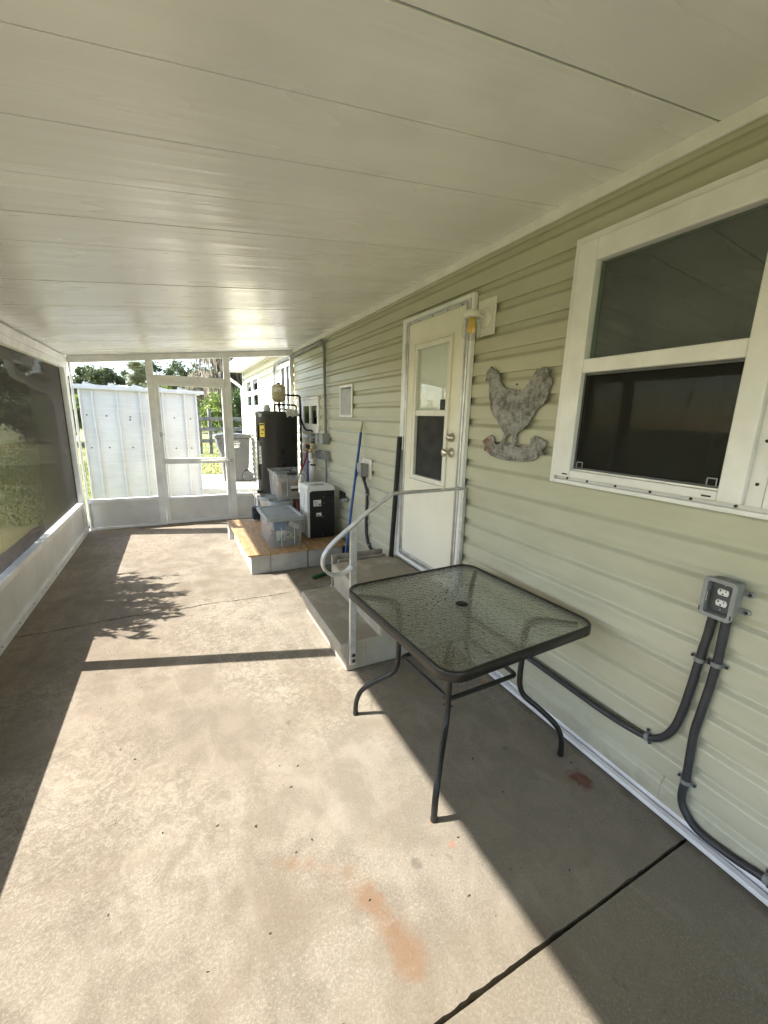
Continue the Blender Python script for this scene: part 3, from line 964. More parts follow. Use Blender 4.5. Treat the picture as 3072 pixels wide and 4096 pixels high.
# ------------------------------------------------------------------ screen walls
sw = thing('screen_wall', 'long white framed insect screen wall with solid kick panel, facing the lawn', 'screen wall', (XL, 3.2, 0))
POSTS = [-3.68, -.28, 3.12]
XI = -2.862
box('header', (-2.95, YB0, 2.168), (-2.872, D - .0, 2.249), 'white_alum', sw, .004)
box('header', (-2.945, YB0, 2.100), (-2.878, D - .0, 2.167), 'white_alum', sw, .004)
for yy in POSTS:
    box('post', (-2.945, yy - .042, .0), (-2.872, yy + .042, 2.099), 'white_alum', sw, .004)
box('post', (-2.945, 6.40, .0), (-2.8725, 6.54, 2.099), 'white_alum', sw, .004)
for a, b in ((-3.638, -.322), (-.238, 3.078), (3.162, 6.3995)):
    box('chair_rail', (-2.945, a, .382), (-2.869, b, .432), 'white_alum', sw, .004)
    box('kick_panel', (-2.915, a, .0), (-2.899, b, .381), 'kick_alum', sw)
    box('base_strip', (-2.8985, a, .002), (-2.872, b, .066), 'white_alum', sw, .003)
    box('screen', (-2.9305, a, .433), (-2.9295, b, 2.0995), 'dense_cloth', sw)
    box('spline', (-2.936, b - .012, .433), (-2.924, b, 2.0995), 'black_rubber', sw)
    n = 9
    for i in range(n):
        yy = a + (b - a) * (i + .5) / n
        MB().lathe([(0, -2.8695), (.006, -2.870), (.007, -2.8718)], (0, yy, .04), 'x', 8).build('screw', 'screw', sw)

ew = thing('end_screen_wall', 'white framed end wall with three open screen bays above a low kick panel', 'screen wall', (-1.5, D, 0))
YA, YB = D, D + .05
def zt(x):
    return roof_z(x) - .004
MB().prism([(-2.8715, 2.178), (-.0205, 2.502), (-.0205, zt(-.0205)), (-2.8715, zt(-2.8715))], lambda a, b: (a, YA - .012, b), lambda a, b: (a, YB, b)).build('header_beam', 'white_alum', ew, .004)
def post(x0, x1, z1):
    zz = lambda x: 2.178 + (x + 2.8715) * .1136 - .001
    MB().prism([(x0, 0), (x1, 0), (x1, zz(x1)), (x0, zz(x0))], lambda a, b: (a, YA - .006, b), lambda a, b: (a, YB, b)).build('post', 'white_alum', ew, .004)
post(-2.8715, -2.85, 0)
post(-2.024, -1.937, 0)
post(-1.04, -.952, 0)
post(-.075, -.0185, 0)
box('transom_bar', (-1.936, YA - .008, 2.012), (-1.041, YB - .002, 2.100), 'white_alum', ew, .004)
box('rail', (-2.849, YA - .008, .376), (-2.025, YB - .002, .424), 'white_alum', ew, .004)
box('rail', (-.951, YA - .008, .356), (-.076, YB - .002, .404), 'white_alum', ew, .004)
box('kick_panel', (-2.849, YA + .02, .03), (-2.025, YA + .032, .3755), 'kick_alum', ew)
box('kick_panel', (-.951, YA + .02, .03), (-.076, YA + .032, .3555), 'kick_alum', ew)
box('base_strip', (-2.849, YA - .008, .0), (-2.025, YB - .002, .0295), 'white_alum', ew, .003)
box('base_strip', (-.951, YA - .008, .0), (-.076, YB - .002, .0295), 'white_alum', ew, .003)
zz = lambda x: 2.178 + (x + 2.8715) * .1136 - .002
def scr(x0, x1, z0, slope=True, z1=None):
    MB().prism([(x0, z0), (x1, z0), (x1, z1 or zz(x1)), (x0, z1 or zz(x0))], lambda a, b: (a, YA + .038, b), lambda a, b: (a, YA + .039, b)).build('screen', 'screen_cloth', ew)
scr(-2.849, -2.025, .4245)
scr(-1.936, -1.041, 2.1005)
scr(-.951, -.076, .4045)
# screen door
sd = thing('screen_door', 'white aluminium screen door with a mid rail, kick panel and closer arm', 'door', (-1.49, D, 0))
m = MB()
m.box((-1.934, YA - .016, .012), (-1.886, YB - .004, 2.008)).box((-1.082, YA - .016, .012), (-1.044, YB - .004, 2.008)).box((-1.886, YA - .016, 1.965), (-1.082, YB - .004, 2.008)).box((-1.886, YA - .016, .012), (-1.082, YB - .004, .056))
m.build('frame', 'white_alum', sd, .004)
box('mid_rail', (-1.8855, YA - .014, .885), (-1.0825, YB - .006, .962), 'white_alum', sd, .004)
box('kick_rail', (-1.8855, YA - .012, .376), (-1.0825, YB - .006, .401), 'white_alum', sd, .003)
box('kick_panel', (-1.8855, YA + .012, .0565), (-1.0825, YA + .02, .3755), 'kick_alum', sd)
box('screen', (-1.8855, YA + .030, .9625), (-1.0825, YA + .031, 1.9645), 'screen_cloth', sd)
box('screen', (-1.8855, YA + .030, .4015), (-1.0825, YA + .031, .8845), 'screen_cloth', sd)
MB().tube([(-1.42, YA - .032, .918), (-1.10, YA - .032, .922)], .015, 12).tube([(-1.10, YA - .032, .922), (-1.0, YA - .03, .926)], .006, 8).build('closer', 'lamp_white', sd)
box('closer_bracket', (-1.012, YA - .038, .90), (-.992, YA - .0065, .95), 'steel', sd, .002)
MB().box((-1.925, YA - .036, 1.27), (-1.895, YA - .0165, 1.34)).box((-1.905, YA - .05, 1.296), (-1.855, YA - .036, 1.312)).build('latch', 'steel', sd, .003)

# ================================================================== THINGS ON THE PORCH
# ------------------------------------------------------------------ steps and handrail
prof = [(-.03, .0), (-.03, .398), (-.60, .398), (-.622, .394), (-.633, .382), (-.635, .365), (-.622, .30), (-.612, .202), (-.86, .200), (-.885, .196), (-.899, .183), (-.900, .165), (-.882, .12), (-.860, .06), (-.854, .0)]
st_ = MB().prism(prof, lambda a, b: (a, 2.193, b), lambda a, b: (a, 3.108, b)).build('concrete_steps', 'step_concrete', bevel=.014, seg=3)
tag(st_, 'two-tread cast concrete steps with dirty treads below the cream door', 'steps')
hr = thing('handrail', 'bare aluminium handrail with a curled end, bolted to the steps', 'handrail', (-.815, 2.185, .06))
yr = 2.166
path = [(-.02, 1.160), (-.30, 1.157), (-.545, 1.156), (-.575, 1.150), (-.605, 1.130), (-.73, 1.052), (-.817, .985), (-.911, .915), (-.965, .868), (-1.003, .815), (-1.012, .765), (-.996, .722), (-.958, .695), (-.91, .690), (-.868, .703), (-.835, .728)]
sp = spline([(x, yr, z) for x, z in path], 5)
W_ = .021
pf = [(-.008, -W_), (-.004, -W_), (.004, -.014), (.008, -.012), (.008, .012), (.004, .014), (-.004, W_), (-.008, W_)]
MB().tube(sp, .01, prof=(pf, (0, 0, -1))).build('rail', 'rail_alum', hr, .002)
MB().box((-.838, 2.168, .055), (-.796, 2.1915, .975)).build('post', 'rail_alum', hr, .003)
MB().box((-.022, 2.15, .46), (-.0495, 2.178, 1.17)).build('wall_post', 'rail_alum', hr, .003)
for z_ in (.123, .084):
    MB().lathe([(0, 2.158), (.006, 2.158), (.0065, 2.162), (.0115, 2.1625), (.012, 2.1675)], (-.814, 0, z_), 'y', 12).build('bolt', 'screw', hr)

# ------------------------------------------------------------------ patio table
TC = Vector((-.525, 1.488, 0))
tb = thing('patio_table', 'square patio table with pebbled glass top and bent black tube legs', 'table', TC)
ang = R(3.2)
def tw(x, y_, z):
    x -= .006
    return (TC.x + x * math.cos(ang) - y_ * math.sin(ang), TC.y + x * math.sin(ang) + y_ * math.cos(ang), z)
TWX, TWY, TZ = .852, .895, .724
out = rrect(TWX, TWY, .085, 8)
inn = rrect(TWX - .030, TWY - .030, .072, 8)
m = MB()
n = len(out)
v = [tw(*q, TZ - .038) for q in out] + [tw(*q, TZ - .003) for q in out] + [tw(q[0] * .993, q[1] * .993, TZ + .002) for q in out] + [tw(*q, TZ + .001) for q in inn] + [tw(*q, TZ - .038) for q in inn]
f = []
for a in range(5):
    for k in range(n):
        k2 = (k + 1) % n
        f.append((a * n + k, a * n + k2, ((a + 1) % 5) * n + k2, ((a + 1) % 5) * n + k))
m.add(v, f, True)
rim = m.build('rim', 'rim_metal', tb)
gl = rrect(TWX - .032, TWY - .032, .071, 8)
hole = [(.022 * math.cos(2 * math.pi * k / 32), .022 * math.sin(2 * math.pi * k / 32)) for k in range(len(gl))]
MB().prism(gl, lambda a, b: tw(a, b, TZ - .008), lambda a, b: tw(a, b, TZ - .002)).build('glass_top', 'pebble_glass', tb)
MB().lathe([(0, TZ + .002), (.026, TZ + .002), (.031, TZ - .0005), (.031, TZ - .0018)], (TC.x, TC.y, 0), 'z', 24).build('umbrella_plug', 'black_plastic', tb)
legp = [(.53, .0), (.53, .05), (.521, .105), (.49, .165), (.405, .237), (.335, .287), (.310, .335), (.304, .40), (.304, .50), (.304, .60), (.314, .648), (.342, .684), (.395, .697), (.46, .699), (.525, .699)]
feet = [(-.94, 1.805), (-.894, 1.104), (-.132, 1.119), (-.178, 1.815)]
for fx, fy in feet:
    d = Vector((fx - TC.x, fy - TC.y, 0)).normalized()
    pts = spline([TC + d * r_ + Vector((0, 0, z_)) for r_, z_ in legp], 4)
    lg = MB().tube(pts, .0135, 12).build('leg', 'black_metal', tb)
    MB().lathe([(.0, .0), (.0145, .0), (.015, .012), (.0137, .018)], (TC.x + d.x * .53, TC.y + d.y * .53, 0), 'z', 12).build('foot_cap', 'black_rubber', lg)
    side = Vector((-d.y, d.x, 0))
    for z_ in (.375, .41):
        c_ = TC + d * .304 + Vector((0, 0, z_))
        MB().tube([c_ - side * .021, c_ + side * .021], .0055, 6).build('bolt', 'screw', lg)
# ring stretcher, corners at the legs, sides bowed in
rp = []
ds = [Vector((fx - TC.x, fy - TC.y, 0)).normalized() for fx, fy in feet]
for i in range(4):
    d0, d1 = ds[i], ds[(i + 1) % 4]
    for u in np.linspace(0, 1, 9)[:-1]:
        a = d0 * (1 - u) + d1 * u
        q = TC + a * .285 + Vector((0, 0, .392))
        rp.append(q)
def chaikin(P, n):
    for _ in range(n):
        Q = []
        for i in range(len(P)):
            a, b = P[i], P[(i + 1) % len(P)]
            Q += [a * .75 + b * .25, a * .25 + b * .75]
        P = Q
    return P
MB().tube(chaikin(rp, 2), .011, 10, closed=True).build('ring_stretcher', 'black_metal', tb)
# dead leaves and grit on the glass
def flakes(n, place, size, mat, name, curl=.35, seed=1):
    r = np.random.default_rng(seed)
    V, F = [], []
    for i in range(n):
        x, y_, z = place(r)
        a = r.uniform(0, 6.28)
        L = size * r.uniform(.5, 1.5)
        w_ = L * r.uniform(.25, .6)
        ca, sa = math.cos(a), math.sin(a)
        k = len(V)
        for u, v_, h in ((-L, 0, 0), (0, -w_, curl * w_ * r.random()), (L, 0, curl * L * .3 * r.random()), (0, w_, curl * w_ * r.random())):
            V.append((x + u * ca - v_ * sa, y_ + u * sa + v_ * ca, z + h + .0006))
        F.append((k, k + 1, k + 2, k + 3))
    return npmesh(name, np.array(V), np.array(F), mat)
def on_table(r):
    if r.random() < .75:
        u = r.uniform(-.18, .22)
        x, y_ = u, .13 + .05 * math.sin(u * 12) + r.normal(0, .035)
    else:
        x, y_ = r.uniform(-.38, .38), r.uniform(-.38, .38)
    q = tw(x, y_, TZ - .0015)
    return q
o = flakes(120, on_table, .0046, 'litter', 'leaf_litter', seed=4)
kind(tag(o, 'dark crumbs and dead leaf bits scattered on the glass table top', 'litter'), 'stuff')
def on_floor(r):
    x = r.uniform(-2.85, -.04)
    y_ = r.uniform(.2, 6.5) if r.random() < .75 else r.uniform(2.5, 6)
    if -.93 < x and 2.15 < y_ < 3.15:
        x = r.uniform(-2.8, -1.0)
    if x > -1.25 and y_ > 4:
        x = r.uniform(-2.8, -1.3)
    if abs(y_ - .612) < .03 or abs(y_ - 3.57) < .04:
        y_ += .1
    return (x, y_, 0)
o = flakes(300, on_floor, .0058, 'litter', 'leaf_litter', seed=9)
kind(tag(o, 'scattered dead leaf bits and grit on the porch floor', 'litter'), 'stuff')

# ------------------------------------------------------------------ hen plaque
hen = [(1.992,1.911),(1.977,1.895),(1.952,1.888),(1.92,1.859),(1.898,1.818),(1.864,1.785),(1.814,1.776),(1.752,1.765),(1.72,1.769),(1.691,1.793),(1.667,1.823),(1.651,1.847),(1.638,1.863),(1.616,1.866),(1.595,1.873),(1.582,1.863),(1.569,1.862),(1.564,1.850),(1.553,1.842),(1.556,1.830),(1.547,1.821),(1.533,1.816),(1.531,1.787),(1.541,1.780),(1.540,1.769),(1.551,1.760),(1.546,1.742),(1.557,1.730),(1.553,1.714),(1.566,1.708),(1.570,1.694),(1.583,1.682),(1.614,1.665),(1.626,1.639),(1.645,1.61),(1.655,1.593),(1.687,1.562),(1.736,1.536),(1.74,1.502),(1.722,1.498),(1.742,1.488),(1.742,1.471),(1.715,1.462),(1.674,1.468),(1.631,1.478),(1.628,1.514),(1.603,1.53),(1.571,1.52),(1.523,1.503),(1.533,1.476),(1.549,1.461),(1.534,1.439),(1.572,1.437),(1.574,1.418),(1.608,1.401),(1.692,1.386),(1.798,1.382),(1.874,1.386),(1.936,1.4),(1.972,1.421),(1.998,1.425),(1.99,1.447),(2.018,1.479),(1.969,1.509),(1.94,1.518),(1.916,1.502),(1.912,1.472),(1.894,1.463),(1.854,1.474),
       (1.838,1.512),(1.832,1.535),(1.874,1.575),(1.902,1.606),(1.94,1.632),(1.97,1.674),(1.985,1.723),(1.996,1.782),(1.997,1.821),(2.015,1.841),(2.033,1.833),(2.03,1.855),(2.029,1.887),(2.008,1.901)]
hole = [(1.782,1.535),(1.762,1.519),(1.763,1.472),(1.792,1.477),(1.816,1.466),(1.829,1.476),(1.816,1.486),(1.824,1.494),(1.806,1.521)]
cu = bpy.data.curves.new('hen', 'CURVE')
cu.dimensions = '2D'
cu.fill_mode = 'BOTH'
cu.extrude = .0025
cu.bevel_depth = .0012
for pts in (hen, hole):
    s_ = cu.splines.new('POLY')
    s_.points.add(len(pts) - 1)
    for q, (yy, z_) in zip(s_.points, pts):
        q.co = (-yy, z_, 0, 1)
    s_.use_cyclic_u = True
tmp = bpy.data.objects.new('tmp', cu)
link(tmp)
dg = bpy.context.evaluated_depsgraph_get()
me = bpy.data.meshes.new_from_object(tmp.evaluated_get(dg))
bpy.data.objects.remove(tmp)
for v_ in me.vertices:                      # curve x,y,z -> world -Y, Z, -X, gently domed
    x, y_, z_ = v_.co
    d2 = ((x + 1.77) / .24) ** 2 + ((y_ - 1.65) / .26) ** 2
    v_.co = (-.030 - z_ - .006 * max(0, 1 - d2), -x, y_)
me.materials.clear()
me.materials.append(M['galvanised'])
ho = link(bpy.data.objects.new('hen_plaque', me))
for pts_ in ([(1.605, 1.845), (1.578, 1.80), (1.572, 1.75), (1.590, 1.70), (1.632, 1.66)], [(1.905, 1.80), (1.86, 1.765), (1.80, 1.752), (1.76, 1.745)], [(1.975, 1.76), (1.962, 1.68), (1.92, 1.625)], [(1.59, 1.425), (1.68, 1.402), (1.80, 1.397), (1.92, 1.414)], [(1.70, 1.70), (1.66, 1.745), (1.63, 1.80)]):
    em = MB().tube(spline([(-.0345, a_, b_) for a_, b_ in pts_], 5), .0035, 6).build('embossed_line', 'galvanised', ho)
tag(ho, 'weathered galvanised hen silhouette plaque hanging on the siding', 'wall art')
MB().tube([(-.016, 1.782, 1.800), (-.026, 1.780, 1.800)], .003, 6).tube([(-.026, 1.780, 1.800), (-.027, 1.780, 1.800)], .005, 6).build('nail', 'screw', ho)

# ------------------------------------------------------------------ wall lamp
lp = thing('wall_lamp', 'white jelly jar wall lamp with a yellow bulb beside the door', 'lamp', (-.01, 2.085, 2.1))
m = MB()
m.box((-.026, 2.0, 2.094), (-.0178, 2.16, 2.298))
m.build('mount_block', 'lamp_white', lp, .004)
box('mount_face', (-.032, 2.02, 2.114), (-.0265, 2.14, 2.278), 'lamp_white', lp, .003)
MB().lathe([(0, -.052), (.030, -.052), (.046, -.048), (.055, -.041), (.058, -.0325)], (0, 2.083, 2.19), 'x', 28).build('canopy', 'lamp_white', lp)
MB().tube(spline([(-.05, 2.085, 2.19), (-.08, 2.085, 2.197), (-.10, 2.085, 2.21)], 5), .016, 12).build('arm', 'lamp_white', lp)
LC = (-.122, 2.088, 0)
MB().lathe([(0, 2.219), (.044, 2.219), (.0485, 2.216), (.0485, 2.184), (.044, 2.182), (.0, 2.182)], LC, 'z', 28).build('cap', 'lamp_white', lp)
MB().lathe([(.042, 2.181), (.043, 2.176), (.0445, 2.172), (.043, 2.168), (.0445, 2.164), (.052, 2.154), (.0555, 2.14), (.0555, 2.088), (.051, 2.078), (.043, 2.074), (.041, 2.064), (.0, 2.063)], LC, 'z', 28).build('jar', 'jar_glass', lp)
MB().lathe([(0, 2.181), (.017, 2.181), (.017, 2.155), (.019, 2.15), (.024, 2.138), (.0275, 2.124), (.026, 2.112), (.018, 2.102), (.008, 2.097), (0, 2.096)], LC, 'z', 24).build('bulb', 'bulb_yellow', lp)

# ------------------------------------------------------------------ open weatherproof outlet and its two conduits
ob = thing('outlet_box', 'open grey weatherproof outlet box with two white sockets, low on the siding', 'outlet', (-.05, .66, .95))
y0, y1, z0, z1 = .612, .708, .948, 1.088
oc = ((y0 + y1) / 2, (z0 + z1) / 2)
def oxy(x):
    return lambda a, b: (x, oc[0] + a, oc[1] + b)
ring_prism(MB(), rrect(y1 - y0 - .006, z1 - z0 - .010, .012), rrect(y1 - y0 - .022, z1 - z0 - .026, .006), oxy(-.0178), oxy(-.0655)).build('box_body', 'box_grey', ob, .001)
ring_prism(MB(), rrect(y1 - y0 + .004, z1 - z0 + .004, .016), rrect(y1 - y0 - .024, z1 - z0 - .026, .007), oxy(-.066), oxy(-.084)).build('cover_frame', 'box_grey', ob, .003)
for yy, zc in ((.613, .968), (.707, .968)):
    box('hinge_slot', (-.0848, yy - .002, zc - .008), (-.0838, yy + .002, zc + .008), 'ink', ob)
box('latch_tab', (-.078, y1 - .0155, 1.0), (-.060, y1 - .0125, 1.035), 'steel', ob)
box('face_plate', (-.048, y0 + .0125, z0 + .0145), (-.044, y1 - .0125, z1 - .0145), 'box_dark', ob)
for zc in (1.0385, .9985):
    pts = []
    for q in arc((0, 0), .0172, -40, 40, 6) + arc((0, 0), .0172, 140, 220, 6):
        pts.append((q[0], max(-.0138, min(.0138, q[1]))))
    rc = MB().prism(pts, lambda a, b: (-.0485, .658 + a, zc + b), lambda a, b: (-.054, .658 + a, zc + b)).build('receptacle', 'text_white', ob)
    m = MB()
    m.box((-.0546, .6665, zc + .001), (-.0541, .6695, zc + .009)).box((-.0546, .6635, zc + .004), (-.0541, .6664, zc + .006)).box((-.0546, .6495, zc + .0015), (-.0541, .652, zc + .0085))
    m.build('slot', 'ink', rc)
    MB().lathe([(0, -.0546), (.0028, -.0546), (.0028, -.0541)], (0, .659, zc - .0065), 'x', 10).build('ground_hole', 'ink', rc)
for zc in (1.064, .974):
    MB().lathe([(0, -.0505), (.003, -.0505), (.0034, -.0482)], (0, .658, zc), 'x', 10).build('screw', 'steel', ob)
for yy, zc in ((.594, 1.05), (.594, .985)):
    e = MB().lathe([(0, -.026), (.011, -.026), (.011, -.018), (0, -.018)], (0, yy, zc), 'x', 12).build('mounting_ear', 'box_grey', ob)
    box('ear_web', (-.025, yy, zc - .009), (-.0185, .6155, zc + .009), 'box_grey', e)
    MB().lathe([(0, -.0295), (.005, -.0295), (.0055, -.0262)], (0, yy, zc), 'x', 8).build('screw_head', 'ink', e)
def clamp(parent, c_, d, rad, mat='conduit_light'):
    """two-hole strap across a tube running along d (in the wall plane)"""
    c_ = Vector(c_)
    d = Vector(d).normalized()
    s_ = Vector((1, 0, 0)).cross(d).normalized()
    pts = [c_ + s_ * (rad + .018) + Vector((rad - .002, 0, 0)), c_ + s_ * (rad + .003) + Vector((rad - .004, 0, 0))]
    pts += [c_ + s_ * math.cos(R(a)) * (rad + .0025) - Vector((math.sin(R(a)) * (rad + .0025), 0, 0)) for a in range(0, 181, 20)]
    pts += [c_ - s_ * (rad + .003) + Vector((rad - .004, 0, 0)), c_ - s_ * (rad + .018) + Vector((rad - .002, 0, 0))]
    w_ = .008
    v, f = [], []
    for q in pts:
        nrm = Vector((1, 0, 0))
        v += [q - d * w_, q + d * w_]
    for i in range(len(pts) - 1):
        f.append((2 * i, 2 * i + 1, 2 * i + 3, 2 * i + 2))
    o = MB().add(v, f).build('clamp', mat, parent)
    sl = o.modifiers.new('solid', 'SOLIDIFY')
    sl.thickness = .0025
    for sg in (1, -1):
        q = c_ + s_ * sg * (rad + .013)
        MB().lathe([(0, q.x + rad - .011), (.0048, q.x + rad - .011), (.0055, q.x + rad - .006)], (0, q.y, q.z), 'x', 8).build('screw', 'ink', o)
    return o
rc_ = .0145
cA = [(.680, .955), (.684, .86), (.690, .786), (.700, .632), (.711, .513), (.724, .438), (.747, .379), (.780, .337), (.816, .318), (.897, .303), (1.034, .296), (1.233, .299), (1.5, .303), (1.8, .305), (2.16, .305)]
ca = thing('flexible_conduit', 'dark grey flexible conduit sweeping level behind the glass table', 'conduit', (-.035, .69, .3))
MB().tube(spline([(-.034, a, b) for a, b in cA], 6), rc_, 12).build('tube', 'conduit_grey', ca)
clamp(ca, (-.034, .693, .755), (0, .06, -1), rc_)
clamp(ca, (-.034, .812, .319), (0, 1, -.25), rc_)
clamp(ca, (-.034, 1.6, .3035), (0, 1, 0), rc_)
cB = [(.640, .955), (.639, .86), (.639, .783), (.644, .669), (.653, .548), (.659, .459), (.655, .336), (.652, .251), (.654, .190), (.645, .139), (.612, .100), (.565, .082), (.469, .086), (.381, .102), (.25, .115), (-.2, .12)]
cb = thing('flexible_conduit', 'dark grey flexible conduit dropping from the open outlet to the wall base', 'conduit', (-.035, .64, .1))
MB().tube(spline([(-.034, a, b) for a, b in cB], 6), rc_, 12).build('tube', 'conduit_grey', cb)
clamp(cb, (-.034, .640, .765), (0, .0, -1), rc_)
clamp(cb, (-.034, .652, .245), (0, .05, -1), rc_)
clamp(cb, (-.034, .372, .104), (0, 1, -.17), rc_)

# ------------------------------------------------------------------ second outlet near the poles, with its conduit
o2 = thing('outlet_box', 'closed grey outlet box on a white block between the blue and black poles', 'outlet', (-.05, 3.76, 1.0))
box('mount_block', (-.034, 3.65, 1.0), (-.0178, 3.87, 1.2), 'lamp_white', o2, .006)
box('box_body', (-.105, 3.70, 1.028), (-.0345, 3.79, 1.155), 'box_grey', o2, .006)
box('cover', (-.125, 3.694, 1.022), (-.1055, 3.796, 1.161), 'box_grey', o2, .008)
box('latch', (-.130, 3.73, 1.05), (-.1255, 3.765, 1.075), 'box_dark', o2, .002)
c2 = thing('flexible_conduit', 'grey flexible conduit hanging from the closed outlet box beside the steps', 'conduit', (-.04, 3.76, .3))
MB().tube(spline([(-.07, 3.745, 1.03), (-.06, 3.745, .98), (-.045, 3.735, .92), (-.034, 3.73, .85), (-.034, 3.74, .6), (-.034, 3.735, .46), (-.034, 3.70, .36), (-.034, 3.62, .30), (-.034, 3.53, .27), (-.034, 3.4, .2)], 6), .0155, 10).build('tube', 'conduit_grey', c2)
MB().lathe([(.017, .985), (.020, .99), (.021, 1.022), (.0, 1.022)], (-.066, 3.745, 0), 'z', 12).build('connector', 'conduit_grey', c2)
clamp(c2, (-.034, 3.731, .845), (0, 0, 1), .0155)
clamp(c2, (-.034, 3.655, .325), (0, -1, -.6), .0155)

# ------------------------------------------------------------------ poles leaning on the wall
bp = thing('broom_handle', 'blue pole with a pale tip leaning against the siding', 'pole', (-.29, 3.78, 0))
a, b = Vector((-.34, 3.62, .0)), Vector((-.033, 3.877, 1.565))
u = b - a
MB().tube([a, a + u * .93], .0135, 12).build('shaft', 'blue_pole', bp)
MB().tube([a + u * .9301, a + u * .965, a + u], [.0115, .0115, .009], 12).build('tip', 'wood_tip', bp)
kp = MB().tube([(-.080, 3.085, .40), (-.074, 3.005, 1.456)], .0215, 12).build('pole', 'black_plastic')
tag(kp, 'thick black pole standing on the steps against the door casing', 'pole')

# ------------------------------------------------------------------ platform: blocks and plywood
def block_mesh():
    m = MB().box((-.194, -.095, 0), (.194, .095, .192))
    me = m.mesh('cinder_block')
    me.materials.append(M['block'])
    return me
bm_ = block_mesh()
def cblock(x, y_, rot=0, half=False, label='', flip=False):
    o = link(bpy.data.objects.new('cinder_block', bm_))
    o.location = (x, y_, 0)
    o.rotation_euler = (0, 0, rot)
    if half:
        o.scale = (.5, 1, 1)
    md = o.modifiers.new('bevel', 'BEVEL')
    md.width = .004
    md.segments = 2
    tag(o, label, 'block', 'cinder blocks under the plywood')
    return o
cblock(-1.038, 4.223, 0, True, 'half cinder block at the outer front corner under the plywood')
cblock(-.742, 4.223, 0, False, 'grey cinder block in the middle of the platform front')
cblock(-.342, 4.223, 0, False, 'grey cinder block at the wall end of the platform front')
for i, lab in enumerate(('side cinder block next to the outer front corner half block', 'middle cinder block along the open side of the plywood', 'cinder block along the open plywood side next to the back corner')):
    cblock(-1.038 + rnd.uniform(-.006, .006), 4.525 + i * .402, R(90), False, lab)
cblock(-1.10, 5.60, 0, True, 'half cinder block at the back corner of the platform')
ply = MB().prism([(-1.165, 4.115), (-.07, 4.105), (-.07, 5.70), (-1.198, 5.695)], lambda a, b: (a, b, .1935), lambda a, b: (a, b, .2115)).build('plywood_sheet', 'plywood', bevel=.001, seg=1)
tag(ply, 'orange stained plywood sheet lying on the cinder blocks', 'plywood')
ZP = .2125

# ------------------------------------------------------------------ plastic totes
def tote(root, xc, y0, y1, z0, z1, wb, wt, taper_y=.03, lid=False, tilt=None):
    """thin walled tapering bin, open at the top; long axis along Y"""
    def ring(z, w, a, b, r):
        return [(xc + q[0], (a + b) / 2 + q[1], z) for q in rrect(w, b - a, r, 5)]
    h = z1 - z0
    rings = [ring(z0, wb, y0 + taper_y, y1 - taper_y, .035), ring(z0 + h * .90, wt - .025, y0 + .008, y1 - .008, .035),
             ring(z0 + h * .905, wt - .008, y0 + .002, y1 - .002, .04), ring(z1 - .012, wt - .006, y0, y1, .04), ring(z1 - .012, wt + .022, y0 - .012, y1 + .012, .045), ring(z1, wt + .024, y0 - .013, y1 + .013, .046),
             ring(z1, wt - .012, y0 + .006, y1 - .006, .036), ring(z0 + h * .9, wt - .032, y0 + .012, y1 - .012, .032), ring(z0 + .004, wb - .008, y0 + taper_y + .004, y1 - taper_y - .004, .032)]
    n = len(rings[0])
    m = MB()
    v = [q for r_ in rings for q in r_]
    f = []
    for i in range(len(rings) - 1):
        for k in range(n):
            k2 = (k + 1) % n
            f.append((i * n + k, i * n + k2, (i + 1) * n + k2, (i + 1) * n + k))
    f.append(tuple(range(n)))
    f.append(tuple((len(rings) - 1) * n + k for k in range(n)))
    m.add(v, f)
    return m.build('body', 'clear_plastic', root)
t1 = thing('storage_tote', 'lidded clear plastic tote full of odds and ends on the plywood front', 'tote', (-.74, 4.55, ZP))
tote(t1, -.738, 4.235, 4.88, ZP, .525, .335, .375)
m = MB()
def lring(z, w, l, r):
    return [(-.738 + q[0], 4.5575 + q[1], z) for q in rrect(w, l, r, 6)]
rings = [lring(.512, .412, .688, .05), lring(.536, .416, .692, .052), lring(.546, .400, .676, .05), lring(.546, .350, .61, .09), lring(.536, .325, .585, .10), lring(.538, .20, .45, .09), lring(.539, .02, .03, .009)]
n = len(rings[0])
m.add([q for r_ in rings for q in r_], [(i * n + k, i * n + (k + 1) % n, (i + 1) * n + (k + 1) % n, (i + 1) * n + k) for i in range(len(rings) - 1) for k in range(n)] + [tuple((len(rings) - 1) * n + k for k in range(n))])
m.build('lid', 'lid_grey', t1)
for xx in (-.80, -.66):
    box('seam_rib', (xx, 4.2285, .24), (xx + .003, 4.233, .44), 'label_white', t1)
# contents seen through its sides
def item(o, label, cat):
    return tag(o, label, cat, 'contents of the lidded tote')
o = box('blue_box', (-.86, 4.29, .40), (-.74, 4.33, .49), 'card_blue', None, .003)
item(o, 'blue and white carton high inside the lidded tote', 'carton')
o = box('paper_carton', (-.84, 4.275, .285), (-.745, 4.288, .395), 'label_white', None, .002)
item(o, 'white printed packet standing inside the lidded tote', 'packet')
o = MB().bar((-.83, 4.268, .26), (-.775, 4.268, .345), .004, .05, (0, 1, 0)).build('green_card', 'card_green')
item(o, 'green cardboard packet leaning inside the lidded tote', 'packet')
o = MB().lathe([(.028, 4.262), (.036, 4.262), (.036, 4.31), (.028, 4.31), (.028, 4.262)], (-.712, 0, .345), 'y', 20).build('tape_roll', 'roll_tan')
item(o, 'tan roll of tape seen end on inside the lidded tote', 'tape roll')
o = MB().bar((-.69, 4.32, .46), (-.58, 4.34, .40), .03, .05).build('white_tube', 'label_white', bevel=.004)
item(o, 'white packet slanting at the wall side inside the lidded tote', 'packet')
o = MB().bar((-.85, 4.55, .25), (-.62, 4.35, .262), .16, .07).build('tool_case', 'tool_grey', bevel=.01)
item(o, 'dark grey tool case at the bottom of the lidded tote', 'tool case')
